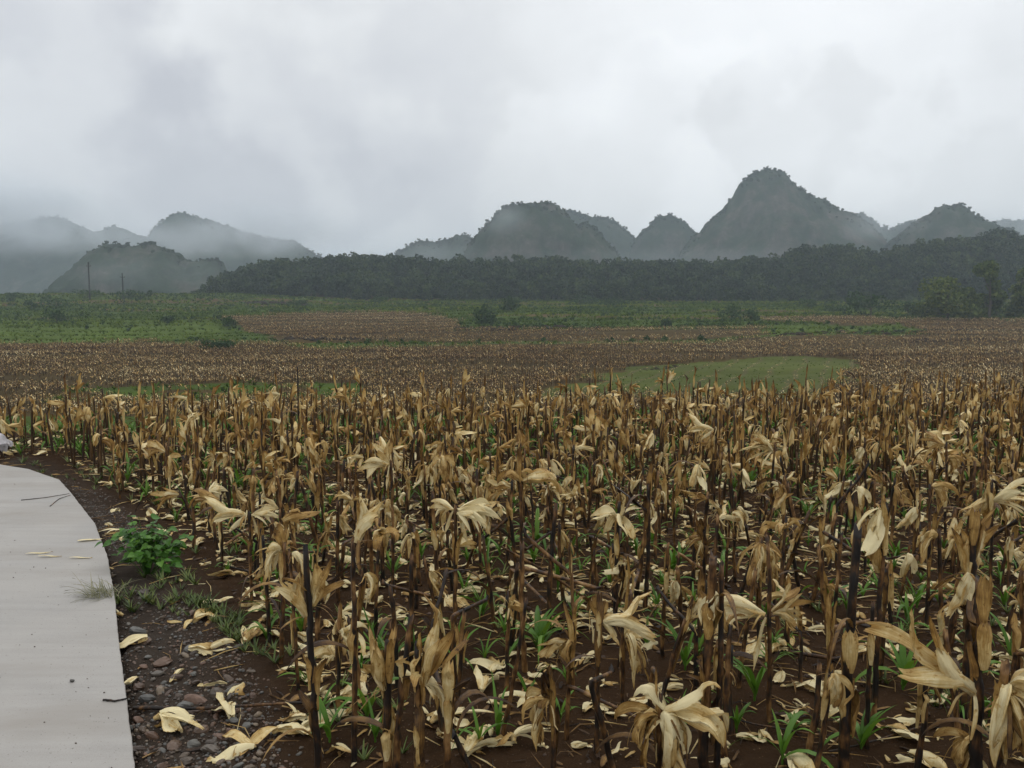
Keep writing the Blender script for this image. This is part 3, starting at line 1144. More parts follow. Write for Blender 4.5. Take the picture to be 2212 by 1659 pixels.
def gen_stem(h, seed, nseg=None, n=7, r0=0.0125, kink=0.0):
    r = random.Random(seed)
    nseg = nseg or max(6, int(h / 0.028))
    node = r.uniform(0.11, 0.16)
    ph = r.uniform(0, node)
    bx, by = r.uniform(-0.014, 0.014), r.uniform(-0.014, 0.014)
    pts, rad = [], []
    for i in range(nseg + 1):
        t = i / nseg
        z = -0.05 + (h + 0.05) * t
        dz = (z + ph) % node
        b = 1 + 0.26 * math.exp(-(min(dz, node - dz) / 0.009) ** 2)
        kx = math.floor((z + ph) / node)
        jx = 0.0022 * math.sin(kx * 2.7 + seed)
        pts.append((bx * math.sin(t * 3.0) + jx, by * math.sin(t * 2.4 + 1) - jx, z))
        rad.append(r0 * (1.12 - 0.35 * t) * b * r.uniform(0.94, 1.06))
    pts.append((pts[-1][0], pts[-1][1], h - 0.008))
    rad.append(r0 * 0.35)
    if kink:
        i0 = int(nseg * r.uniform(0.45, 0.7))
        m = Matrix.Translation(pts[i0]) @ Matrix.Rotation(kink, 4, (math.cos(seed), math.sin(seed), 0)) @ Matrix.Translation(-Vector(pts[i0]))
        pts = pts[:i0 + 1] + [(m @ Vector(q))[:] for q in pts[i0 + 1:]]
    t = tube(pts, rad, n, r.uniform(0.2, 0.8))
    # jagged broken top
    k = len(t.V) - 2 * n
    for j in range(n):
        t.V[k + j][2] += r.uniform(-0.006, 0.035)
    return t


HEIGHTS = [0.30, 0.38, 0.46, 0.54, 0.62, 0.70, 0.80, 0.92, 1.05, 1.2]
STEMT = [[gen_stem(h, 300 + i * 7 + k) for k in range(3)] for i, h in enumerate(HEIGHTS)]
STEMM = []
for row in STEMT:
    ms = []
    for q in row:
        m = to_mesh('stem', q)
        m.materials.append(STEM)
        ms.append(m)
    STEMM.append(ms)


KINKM = []
for k in range(8):
    m = to_mesh('stem', gen_stem(0.75, 380 + k, kink=0.6 + 0.22 * k))
    m.materials.append(STEM)
    KINKM.append(m)


def gen_sheath(seed, lod=1):
    r = random.Random(seed)
    t = T()
    nv, nu = (7, 6) if lod else (4, 4)
    z = r.uniform(0, 0.04)
    for k in range(r.randint(2, 3)):
        a = r.uniform(0, 6.28)
        rad = Vector((math.cos(a), math.sin(a), 0))
        t.add(leaf(rad * 0.014 + Vector((0, 0, z)), Vector((0, 0, 1)) + rad * r.uniform(0.01, 0.08), rad, r.uniform(0.13, 0.24), r.uniform(0.012, 0.024), r.choice((0, 0, 3.0)), 1.5, r.uniform(-2, 2),
                   nv, nu, r.uniform(0.15, 0.75), r, 'torn'))
        z += r.uniform(0.03, 0.1)
    return t


def gen_dryleaf(seed, lod=1):
    r = random.Random(seed)
    a = Vector((1, 0, r.uniform(0.4, 1.6)))
    return leaf((0.01, 0, 0), a, (-a.z, 0, a.x), r.uniform(0.22, 0.42), r.uniform(0.011, 0.02), r.uniform(5, 10), 0.7, r.uniform(-6, 6), 10 if lod else 6, 3, r.uniform(0.35, 0.85), r, 'blade')


SHT, DLT = [gen_sheath(400 + k) for k in range(8)], [gen_dryleaf(450 + k) for k in range(8)]


def meshes(ts, name, mat):
    r = []
    for q in ts:
        m = to_mesh(name, q)
        m.materials.append(mat)
        r.append(m)
    return r


SHM, DLM = meshes(SHT, 'sheath', SHEATH), meshes(DLT, 'dry_leaf', SHEATH)

# ------------------------------------------------------------------ individual maize stalks
DESC = {'droop': 'drooping peeled husk', 'star': 'star-shaped spread husk', 'cup': 'upright open husk', 'side': 'husk pointing sideways', 'hang': 'hanging closed husk',
        'tuft': 'torn bristly husk', 'fold': 'husk folded over', 'blown': 'wind-blown ragged husk', 'sweep': 'long upswept husk'}
LANDMARKS = []
stalks = []       # (root, x, y, description or None)


def put_stalk(x, y, h, husks, sheaths=1, leaves=1, lean=(0, 0), thick=1.0, z0=None, kink=False):
    """husks: (style, height, yaw, scale, pitch)"""
    z = h1(x, y) if z0 is None else z0
    root = empty('corn_stalk', (x, y, z), (lean[1], lean[0], 0))
    i = min(range(len(HEIGHTS)), key=lambda k: abs(HEIGHTS[k] - h))
    if kink:
        st = link('stem', rnd.choice(KINKM), None, root)
        st.scale = (thick * 0.85, thick * 0.85, max(0.7, h / 0.62))
    else:
        st = link('stem', rnd.choice(STEMM[i]), None, root)
        st.scale = (thick * 0.85, thick * 0.85, h / HEIGHTS[i])
    st.rotation_euler = (0, 0, rnd.uniform(0, 6.28))
    for s, hz, yaw, sc, pit in husks:
        o = link('husk', rnd.choice(HUSKM[s]), None, root)
        o.location = (0.008 * math.cos(yaw), 0.008 * math.sin(yaw), hz)
        o.rotation_euler = (0, pit, yaw)
        o.scale = (sc, sc, sc)
    for k in range(sheaths):
        o = link('leaf_sheath', rnd.choice(SHM), None, root)
        o.location = (0, 0, rnd.uniform(0.1, max(0.12, h - 0.2)))
        o.rotation_euler = (0, 0, rnd.uniform(0, 6.28))
        o.scale = (thick, thick, rnd.uniform(0.8, 1.2))
    for k in range(leaves):
        o = link('dry_leaf', rnd.choice(DLM), None, root)
        o.location = (0, 0, rnd.uniform(0.15, max(0.2, h * 0.9)))
        o.rotation_euler = (0, 0, rnd.uniform(0, 6.28))
    return root


# stalks one can pick out: px, base y, top y, [(style, px, py, facing 0 right / 180 left / 90 away / 270 near, scale)], label, landmark name
HEROES = [
    (688, 1690, 1190, [('cup', 690, 1330, 200, 1.15), ('cup', 716, 1310, 20, 1.0)], 'tall stalk with two upright brown husks like ears', 'the two-eared tall stalk', 1.5),
    (764, 1640, 1170, [('cup', 758, 1165, 20, 1.25)], 'tall stalk ending in one large pale husk open upward', 'the large pale upright husk', 1.2),
    (1392, 1330, 1050, [('fold', 1376, 1068, 160, 0.1)], 'dark stalk carrying a burnt black curled leaf', 'the burnt black leaf', 1.3),
    (1332, 1345, 1085, [('star', 1330, 1115, 250, 1.15)], 'stalk with a pale star-shaped drooping husk left of the burnt leaf', 'the star-shaped husk', 1.3),
    (1126, 1290, 1020, [('fold', 1140, 1040, 15, 1.25), ('droop', 1120, 1000, 90, 0.9)], 'stalk with a wide pale husk folded over like a saddle', 'the saddle-folded husk', 1.2),
    (1290, 1640, 1330, [('side', 1310, 1345, 20, 1.15), ('tuft', 1290, 1350, 60, 1.0)], 'stalk with a smooth pale husk stretched to the right and a tapering twist above', 'the stretched pale husk', 1.1),
    (1346, 1540, 1340, [('droop', 1352, 1380, 330, 1.15)], 'slim stalk with husk strips hanging beside the stretched pale husk', None, 1.0),
    (1424, 1760, 1500, [('fold', 1424, 1530, 335, 1.25), ('droop', 1424, 1540, 215, 1.3), ('droop', 1430, 1545, 300, 1.25), ('hang', 1440, 1560, 350, 1.1)], 'short stalk topped by the biggest white husk bunch near the front', 'the biggest white husk bunch', 1.2),
    (1524, 1690, 1200, [], 'thick bare black double stalk standing at the front', 'the thick black stalk', 2.0),
    (1546, 1690, 1225, [('droop', 1530, 1290, 200, 0.8)], 'black stalk leaning against the thick black stalk', None, 1.3),
    (1660, 1560, 1180, [('side', 1640, 1330, 170, 1.35), ('blown', 1680, 1325, 10, 1.1)], 'stalk with long twisted husks stretched out to both sides', 'the long twisted husk', 1.1),
    (2112, 1800, 1260, [('sweep', 2085, 1500, 172, 1.35)], 'stout front stalk with a giant torn husk sweeping up to the left', 'the giant upswept husk', 2.2),
    (2140, 1840, 1440, [('droop', 2150, 1480, 330, 1.6), ('droop', 2120, 1490, 260, 1.3), ('hang', 2170, 1500, 300, 1.5)], 'front corner stalk with brown and cream husk strips hanging down', 'the front corner stalk', 2.0),
    (2080, 1560, 1110, [('cup', 2076, 1260, 90, 1.5), ('hang', 2050, 1240, 200, 1.2), ('cup', 2100, 1240, 60, 1.2)], 'stalk with a tall jagged golden husk standing upright', 'the jagged golden husk', 1.7),
    (1886, 1560, 1100, [('hang', 1895, 1070, 190, 1.25), ('cup', 1872, 1240, 160, 1.0)], 'stalk with a bulbous smooth husk and a split brown husk below', 'the bulbous smooth husk', 1.3),
    (1826, 1660, 1150, [], 'tall flat brown stalk wrapped in old sheaths', None, 2.2),
    (2000, 1370, 1050, [('side', 2100, 1050, 20, 0.1), ('droop', 1985, 1055, 10, 1.1)], 'tan leaning stalk with a ragged husk at the broken top', None, 1.0),
    (2134, 1330, 1050, [('hang', 2140, 1050, 80, 1.35), ('blown', 2150, 1080, 330, 1.25)], 'stalk with a white rolled husk and orange strips blowing right', 'the white rolled husk', 1.1),
    (1196, 1760, 1510, [('droop', 1215, 1500, 190, 1.15), ('tuft', 1215, 1500, 200, 0.9)], 'stalk with a fringed husk curling down to the left', 'the fringed curling husk', 1.1),
    (1240, 1500, 1355, [('droop', 1225, 1385, 240, 1.05), ('side', 1200, 1390, 180, 0.7)], 'short stalk with a spotted many-stripped husk', None, 1.1),
    (838, 1770, 1390, [('cup', 842, 1490, 180, 1.15)], 'front stalk wrapped in a broad dark brown husk', 'the broad brown husk', 1.7),
    (912, 1800, 1400, [('cup', 905, 1480, 0, 1.2), ('droop', 905, 1480, 20, 0.9)], 'front stalk with a split amber husk beside the broad brown husk', None, 1.5),
    (968, 1800, 1440, [], 'bare brown front stalk with a broken slanted top', None, 1.4),
    (982, 1370, 1100, [('side', 984, 1105, 25, 1.2), ('side', 970, 1095, 150, 0.8), ('side', 1000, 1110, 330, 1.0)], 'dark stalk with pale husks flying out like a propeller', 'the propeller-like husk', 1.2),
    (848, 1290, 1000, [('cup', 850, 1010, 150, 1.15), ('side', 838, 985, 190, 0.9)], 'stalk with a large upright amber husk in the middle rows', 'the large amber husk', 1.1),
    (958, 1200, 985, [('droop', 956, 990, 300, 1.25), ('droop', 940, 1000, 200, 1.0)], 'stalk with a white husk draped like a cloth', 'the cloth-like draped husk', 1.1),
    (1634, 1430, 1165, [('hang', 1630, 1160, 250, 1.35), ('droop', 1626, 1180, 270, 0.9)], 'stalk with a mottled husk hanging closed like a lantern', 'the lantern-like husk', 1.0),
    (610, 1430, 1180, [('tuft', 606, 1190, 100, 1.15), ('droop', 606, 1190, 200, 1.0)], 'stalk with a torn orange husk at the verge side', 'the torn orange husk', 1.2),
    (640, 1480, 1195, [('droop', 640, 1200, 10, 0.7)], 'thin black stalk beside the torn orange husk', None, 0.9),
    (545, 1310, 1110, [('side', 530, 1110, 175, 1.25), ('side', 540, 1060, 10, 0.8)], 'stalk with long husks lying level toward the path', 'the level husks', 1.0),
    (480, 1250, 1075, [('side', 465, 1080, 175, 1.2)], 'low stalk with a brown twisted husk stretched toward the weed', None, 1.0),
    (370, 1110, 960, [('blown', 366, 975, 150, 1.0), ('droop', 380, 990, 330, 1.0)], 'bent dark stalk with tangled husks next to the path bend', 'the tangled husks', 1.2),
    (258, 1075, 1000, [('hang', 262, 1010, 300, 1.0)], 'short stalk with one round pale husk nearest the path bend', 'the round pale husk', 0.9),
    (648, 990, 795, [], 'tall thin black stalk sticking up above the others', 'the tallest thin stalk', 1.0),
    (1440, 930, 800, [('cup', 1440, 828, 30, 1.3)], 'stalk with a lone upright pale husk rising above the far rows', 'the lone high husk', 0.9),
    (1816, 900, 795, [('tuft', 1818, 815, 60, 0.9)], 'high bristly stalk rising above the back rows', 'the high bristly stalk', 1.0),
    (1790, 1120, 900, [('hang', 1786, 930, 270, 1.3), ('droop', 1790, 905, 250, 1.1)], 'stalk with a big white flat husk hanging in the back rows', 'the flat white husk', 1.1),
    (1665, 1160, 960, [('blown', 1660, 975, 190, 1.25), ('side', 1665, 960, 170, 1.0)], 'stalk with a feathery tan husk blowing left', 'the feathery tan husk', 1.1),
    (1540, 1120, 905, [('side', 1520, 930, 165, 1.2), ('hang', 1550, 940, 200, 1.0)], 'stalk with a bulging husk pointing left and another hanging', 'the bulging left husk', 1.0),
    (430, 1070, 900, [('droop', 432, 905, 250, 1.25)], 'stalk with long white husk strips hanging straight', 'the straight white strips', 1.0),
    (1500, 1180, 1000, [('hang', 1500, 1000, 250, 1.2)], 'stalk with a pale closed husk dangling near the burnt leaf', None, 1.0),
    (1100, 1010, 870, [('fold', 1100, 880, 10, 1.0)], 'stalk with a pink-tan husk bending right in the back rows', 'the pink-tan husk', 1.0),
    (2040, 1180, 960, [('blown', 2030, 960, 120, 1.2), ('droop', 2060, 990, 20, 1.0)], 'stalk with a feather-like brown husk fan', 'the brown husk fan', 1.1),
]
occupied = []
for (px, by, ty, hs, lab, lm, th) in HEROES:
    g = ground(px, by)
    zb = h1(g.x, g.y)
    top = at(px, ty, g.y).z - zb
    hl = []
    for (s, hx, hy, face, sc) in hs:
        if sc < 0.2:
            continue
        q = at(hx, hy, g.y)
        sc *= 0.86
        hl.append((s, max(0.1, min(q.z - zb, top - 0.01)), R(face) + rnd.uniform(-0.2, 0.2), sc, rnd.uniform(-0.1, 0.1)))
    o = put_stalk(g.x, g.y, max(0.25, top), hl, 2 if th > 1.3 else 1, 1, (rnd.uniform(-0.03, 0.03), rnd.uniform(-0.03, 0.03)), th, zb)
    tag(o, 'maize ' + lab, 'corn stalk', 'harvested maize stalks in the near field')
    if lm:
        LANDMARKS.append((lm, g.x, g.y))
    occupied.append((g.x, g.y))
    stalks.append((o, g.x, g.y, None))
    if lm == 'the burnt black leaf':
        q = at(1376, 1062, g.y)
        for k, (yw, sc) in enumerate(((R(165), 1.2), (R(200), 0.8))):
            b = link('burnt_leaf', to_mesh('burnt_leaf', leaf((0, 0, 0), (1, 0, 0.75), (-0.75, 0, 1), 0.26 * sc, 0.032, 0.5, 1.0, 1.5, 10, 5, 0.9, rnd)), BURNT, o)
            b.location = (0, -0.01, q.z - zb - 0.12)
            b.rotation_euler = (0, 0, yw)
LANDMARKS += [('the leafy green weed', *ground(310, 1240)[:2]), ('the dry grass tuft', *ground(205, 1305)[:2]), ('the path bend', *ground(150, 1060)[:2])]

# the other stalks of the near field
N_IND = 300


def dart(n, mind, dens_fn, seed):
    r = random.Random(seed)
    cell, pts = {}, []
    c0 = mind
    for (x, y) in occupied:
        cell.setdefault((int(x // c0), int(y // c0)), []).append((x, y))
    for _ in range(n):
        y = math.sqrt(r.uniform(3.55 ** 2, 17.6 ** 2))
        x = r.uniform(-1.0, 1.0) * y
        if r.random() > dens_fn(x, y):
            continue
        k = (int(x // c0), int(y // c0))
        if any((x - a) ** 2 + (y - b) ** 2 < mind * mind for i in (-1, 0, 1) for j in (-1, 0, 1) for a, b in cell.get((k[0] + i, k[1] + j), ())):
            continue
        cell.setdefault(k, []).append((x, y))
        pts.append((x, y))
    return pts


cand = dart(16800, 0.19, lambda x, y: 0.36 if y < 6 else 0.44 if y < 8 else 0.8, 5)
pa = np.array(cand)
ok = inpoly(pa[:, 0], pa[:, 1], FIELD_POLY) & (pa[:, 1] < near_edge(pa[:, 0]) + (fbm(pa[:, 0] / 1.5, pa[:, 1] * 0, 4, 2) - 0.5) * 1.2)
pa = pa[ok]
pa = pa[np.argsort(pa[:, 1])]
bpx, _b = proj(pa[:, 0], pa[:, 1], np.zeros(len(pa)) + 0.3)
vis = (bpx > -40) & (bpx < 2250)
ind = pa[vis][:N_IND - len(HEROES)]
mask = np.ones(len(pa), bool)
iv = np.where(vis)[0][:len(ind)]
mask[iv] = False
rest = pa[mask]
print('stalks', len(pa), 'individual to depth', ind[-1], 'rest', len(rest))
W_ST = ['droop'] * 7 + ['cup'] * 3 + ['side'] * 3 + ['hang'] * 9 + ['tuft'] * 2 + ['fold'] * 2 + ['blown'] * 2


def rand_height(y, r):
    h = r.gauss(0.55, 0.15) if y < 7 else r.gauss(0.53, 0.11)
    if y < 4.6:
        h = min(h, 0.7)
    return min(0.80, max(0.28, h))


for (x, y) in ind:
    h = rand_height(y, rnd)
    bare = rnd.random() < (0.5 if y < 6.8 else 0.34)
    hs, desc = [], ''
    if not bare:
        s = rnd.choice(W_ST)
        hs.append((s, h * rnd.uniform(0.80, 1.0), rnd.uniform(0, 6.28), rnd.choice((rnd.uniform(0.5, 0.8), rnd.uniform(0.6, 0.95))), rnd.uniform(-0.3, 0.3)))
        if rnd.random() < 0.33:
            s2 = rnd.choice(W_ST)
            hs.append((s2, h * rnd.uniform(0.55, 0.85), rnd.uniform(0, 6.28), rnd.uniform(0.45, 0.75), rnd.uniform(-0.25, 0.25)))
        desc = ('short ' if h < 0.5 else 'tall ' if h > 0.7 else '') + 'cornstalk with ' + DESC[s]
    else:
        desc = ('short ' if h < 0.5 else 'tall ' if h > 0.7 else '') + 'bare brown cornstalk'
    ln = (rnd.gauss(0, 0.085), rnd.gauss(0, 0.085))
    if rnd.random() < 0.07:
        ln = (rnd.choice((-1, 1)) * rnd.uniform(0.2, 0.4), rnd.gauss(0, 0.1))
        desc = 'leaning ' + desc
    kink = bare and rnd.random() < 0.4
    if kink:
        desc = desc.replace('bare brown cornstalk', 'brown cornstalk snapped over')
    o = put_stalk(x, y, h, hs, rnd.choice((0, 0, 1, 1)), rnd.choice((0, 0, 0, 1)), ln, rnd.uniform(0.95, 1.5), None, kink)
    o['category'] = 'corn stalk'
    o['group'] = 'harvested maize stalks in the near field'
    stalks.append((o, x, y, desc))

ORD = ['nearest', 'second', 'third', 'fourth', 'fifth', 'sixth', 'seventh', 'eighth', 'ninth', 'tenth', 'eleventh', 'twelfth', 'thirteenth', 'fourteenth', 'fifteenth', 'sixteenth']


def label_by_place(items, join=', '):
    """items (object, x, y, description): a label from the look and the nearest thing one can find"""
    keys = {}
    for it in items:
        o, x, y, d = it
        lm = min(LANDMARKS, key=lambda q: (q[1] - x) ** 2 + ((q[2] - y) * 0.6) ** 2)
        dx, dy = x - lm[1], (y - lm[2]) * 0.6
        rel = ('right of' if dx > 0 else 'left of') if abs(dx) > abs(dy) else ('behind' if dy > 0 else 'in front of')
        keys.setdefault((d, rel, lm[0]), []).append((math.hypot(dx, dy), it))
    for (d, rel, nm), l in keys.items():
        l.sort(key=lambda q: q[0])
        for k, (_, it) in enumerate(l):
            it[0]['label'] = d + join + ('' if len(l) == 1 else ORD[min(k, 15)] + ' ') + rel + ' ' + nm


label_by_place([s for s in stalks if s[3]])

# the far rows of the near field, as one mass
FULL = []
for k in range(36):
    r = random.Random(900 + k)
    h = min(0.70, max(0.3, r.gauss(0.53, 0.09)))
    t = gen_stem(h, 950 + k, 9, 5, 0.014)
    t.A[:, 0] = -1.0          # marks stem
    if r.random() < 0.8:
        for q in range(1 if r.random() < 0.6 else 2):
            hz = h * (r.uniform(0.8, 1.0) if q == 0 else r.uniform(0.5, 0.8))
            hk = gen_husk(r.choice(W_ST), 1500 + k * 3 + q, 0)
            t.add(hk, Matrix.Translation((0, 0, hz)) @ Matrix.Rotation(r.uniform(0, 6.28), 4, 'Z') @ Matrix.Scale(r.uniform(0.6, 0.95), 4))
    t.add(gen_sheath(1700 + k, 0), Matrix.Translation((0, 0, r.uniform(0.1, h - 0.15))))
    if r.random() < 0.5:
        t.add(gen_dryleaf(1800 + k, 0), Matrix.Translation((0, 0, r.uniform(0.2, h * 0.9))))
    FULL.append(t)


def mat_mass():
    """stem and husk colours together, told apart by u < 0"""
    M = Mat('maize_mass')
    u, v, t = M.sep(M.attr().outputs['Vector'])
    P = M.pos()
    isst = M.math('LESS_THAN', u, -0.5)
    f = M.math('MULTIPLY_ADD', t, 0.85, -0.22)
    f = M.math('MULTIPLY_ADD', M.noise(P, 14.0, 3, 0.6), 0.5, f)
    f = M.math('MULTIPLY_ADD', M.math('POWER', v, 4.0), 0.2, f)
    c = M.ramp(f, [(0.0, (0.84, 0.72, 0.42)), (0.20, (0.67, 0.49, 0.205)), (0.40, (0.44, 0.26, 0.074)), (0.62, (0.20, 0.105, 0.028)), (0.82, (0.07, 0.034, 0.012)), (1.0, (0.022, 0.012, 0.007))])
    b = M.ramp(M.noise(M.scale(P, (9, 9, 4)), 1.0, 3, 0.6), [(0.3, (0.014, 0.008, 0.005)), (0.5, (0.055, 0.028, 0.010)), (0.75, (0.19, 0.105, 0.04))])
    return M.fin(M.mix(isst, c, b), 0.55, 0.3, 0.15)


MASS = mat_mass()
n = len(rest)
P3 = np.stack([rest[:, 0], rest[:, 1], Hn(rest[:, 0], rest[:, 1])], 1)
t = scatter(FULL, nr.randint(0, len(FULL), n), P3, nr.uniform(0, 6.28, n), nr.uniform(0.85, 1.15, n), nr.normal(0, 0.07, (n, 2)), nr.uniform(-0.08, 0.12, n))
tag(link('corn_stubble', to_mesh('corn_stubble', t), MASS), 'dense back rows of dry maize stalks with tan husks', 'corn field', kind='stuff')

# ------------------------------------------------------------------ the fields of the valley
def sample_valley(n, y0, y1):
    y = np.sqrt(nr.uniform(y0 * y0, y1 * y1, n))
    x = nr.uniform(-0.78, 0.78, n) * y
    return x, y


def far_plants():
    tp = []
    for k in range(10):
        r = random.Random(2000 + k)
        h = r.uniform(0.6, 0.95)
        V = [(-0.02, 0, -0.1), (0.02, 0, -0.1), (0.015, 0, h), (-0.015, 0, h), (0, -0.02, -0.1), (0, 0.02, -0.1), (0, 0.015, h), (0, -0.015, h)]
        A = [(-1, 0, 0.3)] * 8
        for q in range(r.randint(3, 5)):
            a = r.uniform(0, 6.28)
            z = h * r.uniform(0.45, 1.0)
            l, w = r.uniform(0.14, 0.3), r.uniform(0.03, 0.06)
            d = Vector((math.cos(a), math.sin(a), r.uniform(-1.1, 0.5)))
            s = Vector((-math.sin(a), math.cos(a), 0)) * w
            b = Vector((0, 0, z))
            tt = r.uniform(0.1, 0.75)
            for p in (b - s * 0.3, b + d * l * 0.5 - s, b + d * l + s * 0.1, b + d * l * 0.5 + s):
                V.append(p[:])
                A.append((0.5, 0.3, tt))
        tp.append(T(np.array(V), np.arange(len(V)).reshape(-1, 4), np.array(A)))
    return tp


FP = far_plants()
x, y = sample_valley(220000, 56, 300)
c, px, py = zone(x, y)
keep = (c == 1) & (px > -330) & (px < 2540) & (nr.rand(len(x)) < np.where(y < 140, 0.95, 0.6)) & (fbm(x / 26, y / 5, 61, 4) > 0.36)
# planted in rows
xr, yr = x[keep], y[keep]
yr = np.round(yr / 0.8) * 0.8 + nr.normal(0, 0.12, len(yr))
n = len(xr)
print('far maize', n)
t = scatter(FP, nr.randint(0, 10, n), np.stack([xr, yr, H(xr, yr)], 1), nr.uniform(0, 6.28, n), nr.uniform(0.8, 1.25, n), None, nr.uniform(-0.22, 0.22, n) + (fbm(xr / 35, yr / 9, 91, 3) - 0.5) * 0.7)
tag(link('far_corn_field', to_mesh('far_corn_field', t, False), MASS), 'brown dry maize fields spread across the valley', 'corn field', kind='stuff')


def tuft_templates(n, blades, h, w, spread, seed, grav=2.0, nv=4):
    res = []
    for k in range(n):
        r = random.Random(seed + k)
        t = T()
        for b in range(blades):
            a = r.uniform(0, 6.28)
            d = Vector((math.cos(a) * spread, math.sin(a) * spread, 1))
            p = Vector((math.cos(a + 1), math.sin(a + 1), 0)) * r.uniform(0, 0.12 * h)
            t.add(leaf(p, d, (math.cos(a), math.sin(a), 0.1), h * r.uniform(0.5, 1.1), w, grav * r.uniform(0.5, 1.5), 0.4, 0, nv, 2, r.uniform(0, 1), r, 'blade', 0))
        res.append(t)
    return res


MT = tuft_templates(8, 9, 0.7, 0.05, 0.7, 3000, 1.6)
x, y = sample_valley(69000, 60, 370)
c, px, py = zone(x, y)
keep = (c != 1) & (px > -330) & (px < 2540) & (nr.rand(len(x)) < np.where(c == 3, 0.7, 0.6))
x, y, c = x[keep], y[keep], c[keep]
n = len(x)
t = scatter(MT, nr.randint(0, 8, n), np.stack([x, y, H(x, y) - 0.05], 1), nr.uniform(0, 6.28, n), nr.uniform(0.5, 1.3, n) * np.where(c == 3, 0.4, 1) * (1 + (y > 200) * 0.5), None, np.where(c == 2, 0.12, np.where(c == 4, 0.45, -0.15)) + nr.uniform(-0.3, 0.3, n))
tag(link('valley_grass', to_mesh('valley_grass', t, False), MEADOW), 'rough green grass and weeds on the valley terraces', 'grass', kind='stuff')

# low weeds and dark brush along the terrace edges
x, y = sample_valley(30000, 100, 365)
c, px, py = zone(x, y)
g = fbm(x / 30, y / 10, 83, 3)
keep = (c != 1) & (c != 3) & (px > -330) & (px < 2540) & (g > 0.56) & (nr.rand(len(x)) < np.where(c == 2, 0.08, 0.6))
x, y = x[keep], y[keep]
n = len(x)
t = scatter([crown_template(700 + k, 26, 0.2, 0.75) for k in range(6)], nr.randint(0, 6, n), np.stack([x, y, H(x, y) - 0.25], 1), nr.uniform(0, 6.28, n), nr.uniform(0.4, 1.5, n), None, nr.uniform(-0.3, 0.35, n))
tag(link('scrub', to_mesh('scrub', t, False), BUSHL), 'low dark weeds along the terrace edges', 'scrub', kind='stuff')

# dark earth banks at the terrace edges
def earth_bank(pix, hgt, seed):
    r = np.random.RandomState(seed)
    P = []
    for (a, b), (c, d) in zip(pix[:-1], pix[1:]):
        for k in range(26):
            f = r.rand()
            p = hit(a + (c - a) * f, b + (d - b) * f + r.normal(0, 1.5))
            P.append((p.x, p.y, h1(p.x, p.y) - 0.1))
    P = np.array(P)
    n = len(P)
    o = scatter([stone_template(6000 + seed + k) for k in range(5)], r.randint(0, 5, n), P, r.uniform(-0.6, 0.6, n), r.uniform(0.5, 1.2, n) * hgt)
    M = Mat('dark_earth')
    m = M.fin(M.ramp(M.noise(M.pos(), 1.5, 4), [(0.3, (0.016, 0.012, 0.010)), (0.7, (0.05, 0.038, 0.028))]), 0.95, 0.05)
    tag(link('earth_bank', to_mesh('earth_bank', o, False), m), kind='structure')


# ------------------------------------------------------------------ seedlings between the stalks
def gen_seedling(seed):
    r = random.Random(seed)
    t = T()
    nb = r.randint(5, 8)
    hh = r.uniform(0.05, 0.1)
    t.add(tube([(0, 0, -0.03), (0, 0, hh * 0.6), (0.004, 0, hh * 1.3)], [0.006, 0.006, 0.003], 5, 0.3))
    for k in range(nb):
        a = k * 2.6 + r.uniform(-0.5, 0.5)
        up = r.uniform(0.9, 3.6)
        t.add(leaf((0, 0, hh * r.uniform(0.2, 1.0)), (math.cos(a), math.sin(a), up), (-math.cos(a) * up, -math.sin(a) * up, 1), r.uniform(0.18, 0.40), r.uniform(0.009, 0.017), r.uniform(3, 9), 0.6, r.uniform(-3, 3), 9, 3, r.uniform(0.1, 0.8), r, 'blade', 0.08))
    return t


SEEDT = [gen_seedling(3100 + k) for k in range(14)]
SEEDM = meshes(SEEDT, 'seedling', SEED)
HSEED = [(1480, 1450, 1.1), (1160, 1400, 1.1), (1205, 1280, 1.3), (1630, 1520, 1.15), (1950, 1490, 1.2), (1075, 1590, 0.9), (712, 1600, 1.0), (1160, 1180, 1.2), (1170, 1420, 1.1), (1455, 1240, 0.9),
         (1785, 1310, 0.8), (2175, 1245, 0.9), (1690, 1650, 1.0), (1860, 1610, 0.9), (590, 1340, 0.8), (1830, 1330, 0.8), (800, 1370, 0.8), (1035, 1610, 0.7), (1570, 1200, 0.9), (1280, 1060, 1.0), (2070, 1560, 0.9), (1980, 1320, 0.9)]
items = []
spts = [(*ground(a, b)[:2], s) for a, b, s in HSEED]
r = random.Random(77)
while len(spts) < 250:
    y = math.sqrt(r.uniform(3.9 ** 2, 9.5 ** 2))
    x = r.uniform(-0.6, 0.6) * y
    if inpoly(np.array([x]), np.array([y]), FIELD_POLY)[0] and all((x - a) ** 2 + (y - b) ** 2 > 0.03 for a, b, _ in spts):
        spts.append((x, y, r.uniform(0.45, 0.95)))
for i, (x, y, s) in enumerate(spts):
    o = link('maize_seedling', r.choice(SEEDM))
    o.location = (x, y, h1(x, y))
    o.rotation_euler = (0, 0, r.uniform(0, 6.28))
    o.scale = (s, s, s)
    o['category'] = 'seedling'
    o['group'] = 'green volunteer seedlings between the stalks'
    items.append((o, x, y, ('large' if s > 1.0 else 'small' if s < 0.65 else 'slender') + ' green grassy seedling'))
label_by_place(items)
y = np.sqrt(nr.uniform(9.3 ** 2, 15.5 ** 2, 700))
x = nr.uniform(-0.62, 0.62, 700) * y
k = inpoly(x, y, FIELD_POLY)
x, y = x[k], y[k]
n = len(x)
t = scatter(SEEDT, nr.randint(0, 14, n), np.stack([x, y, Hn(x, y)], 1), nr.uniform(0, 6.28, n), nr.uniform(0.5, 1.1, n))
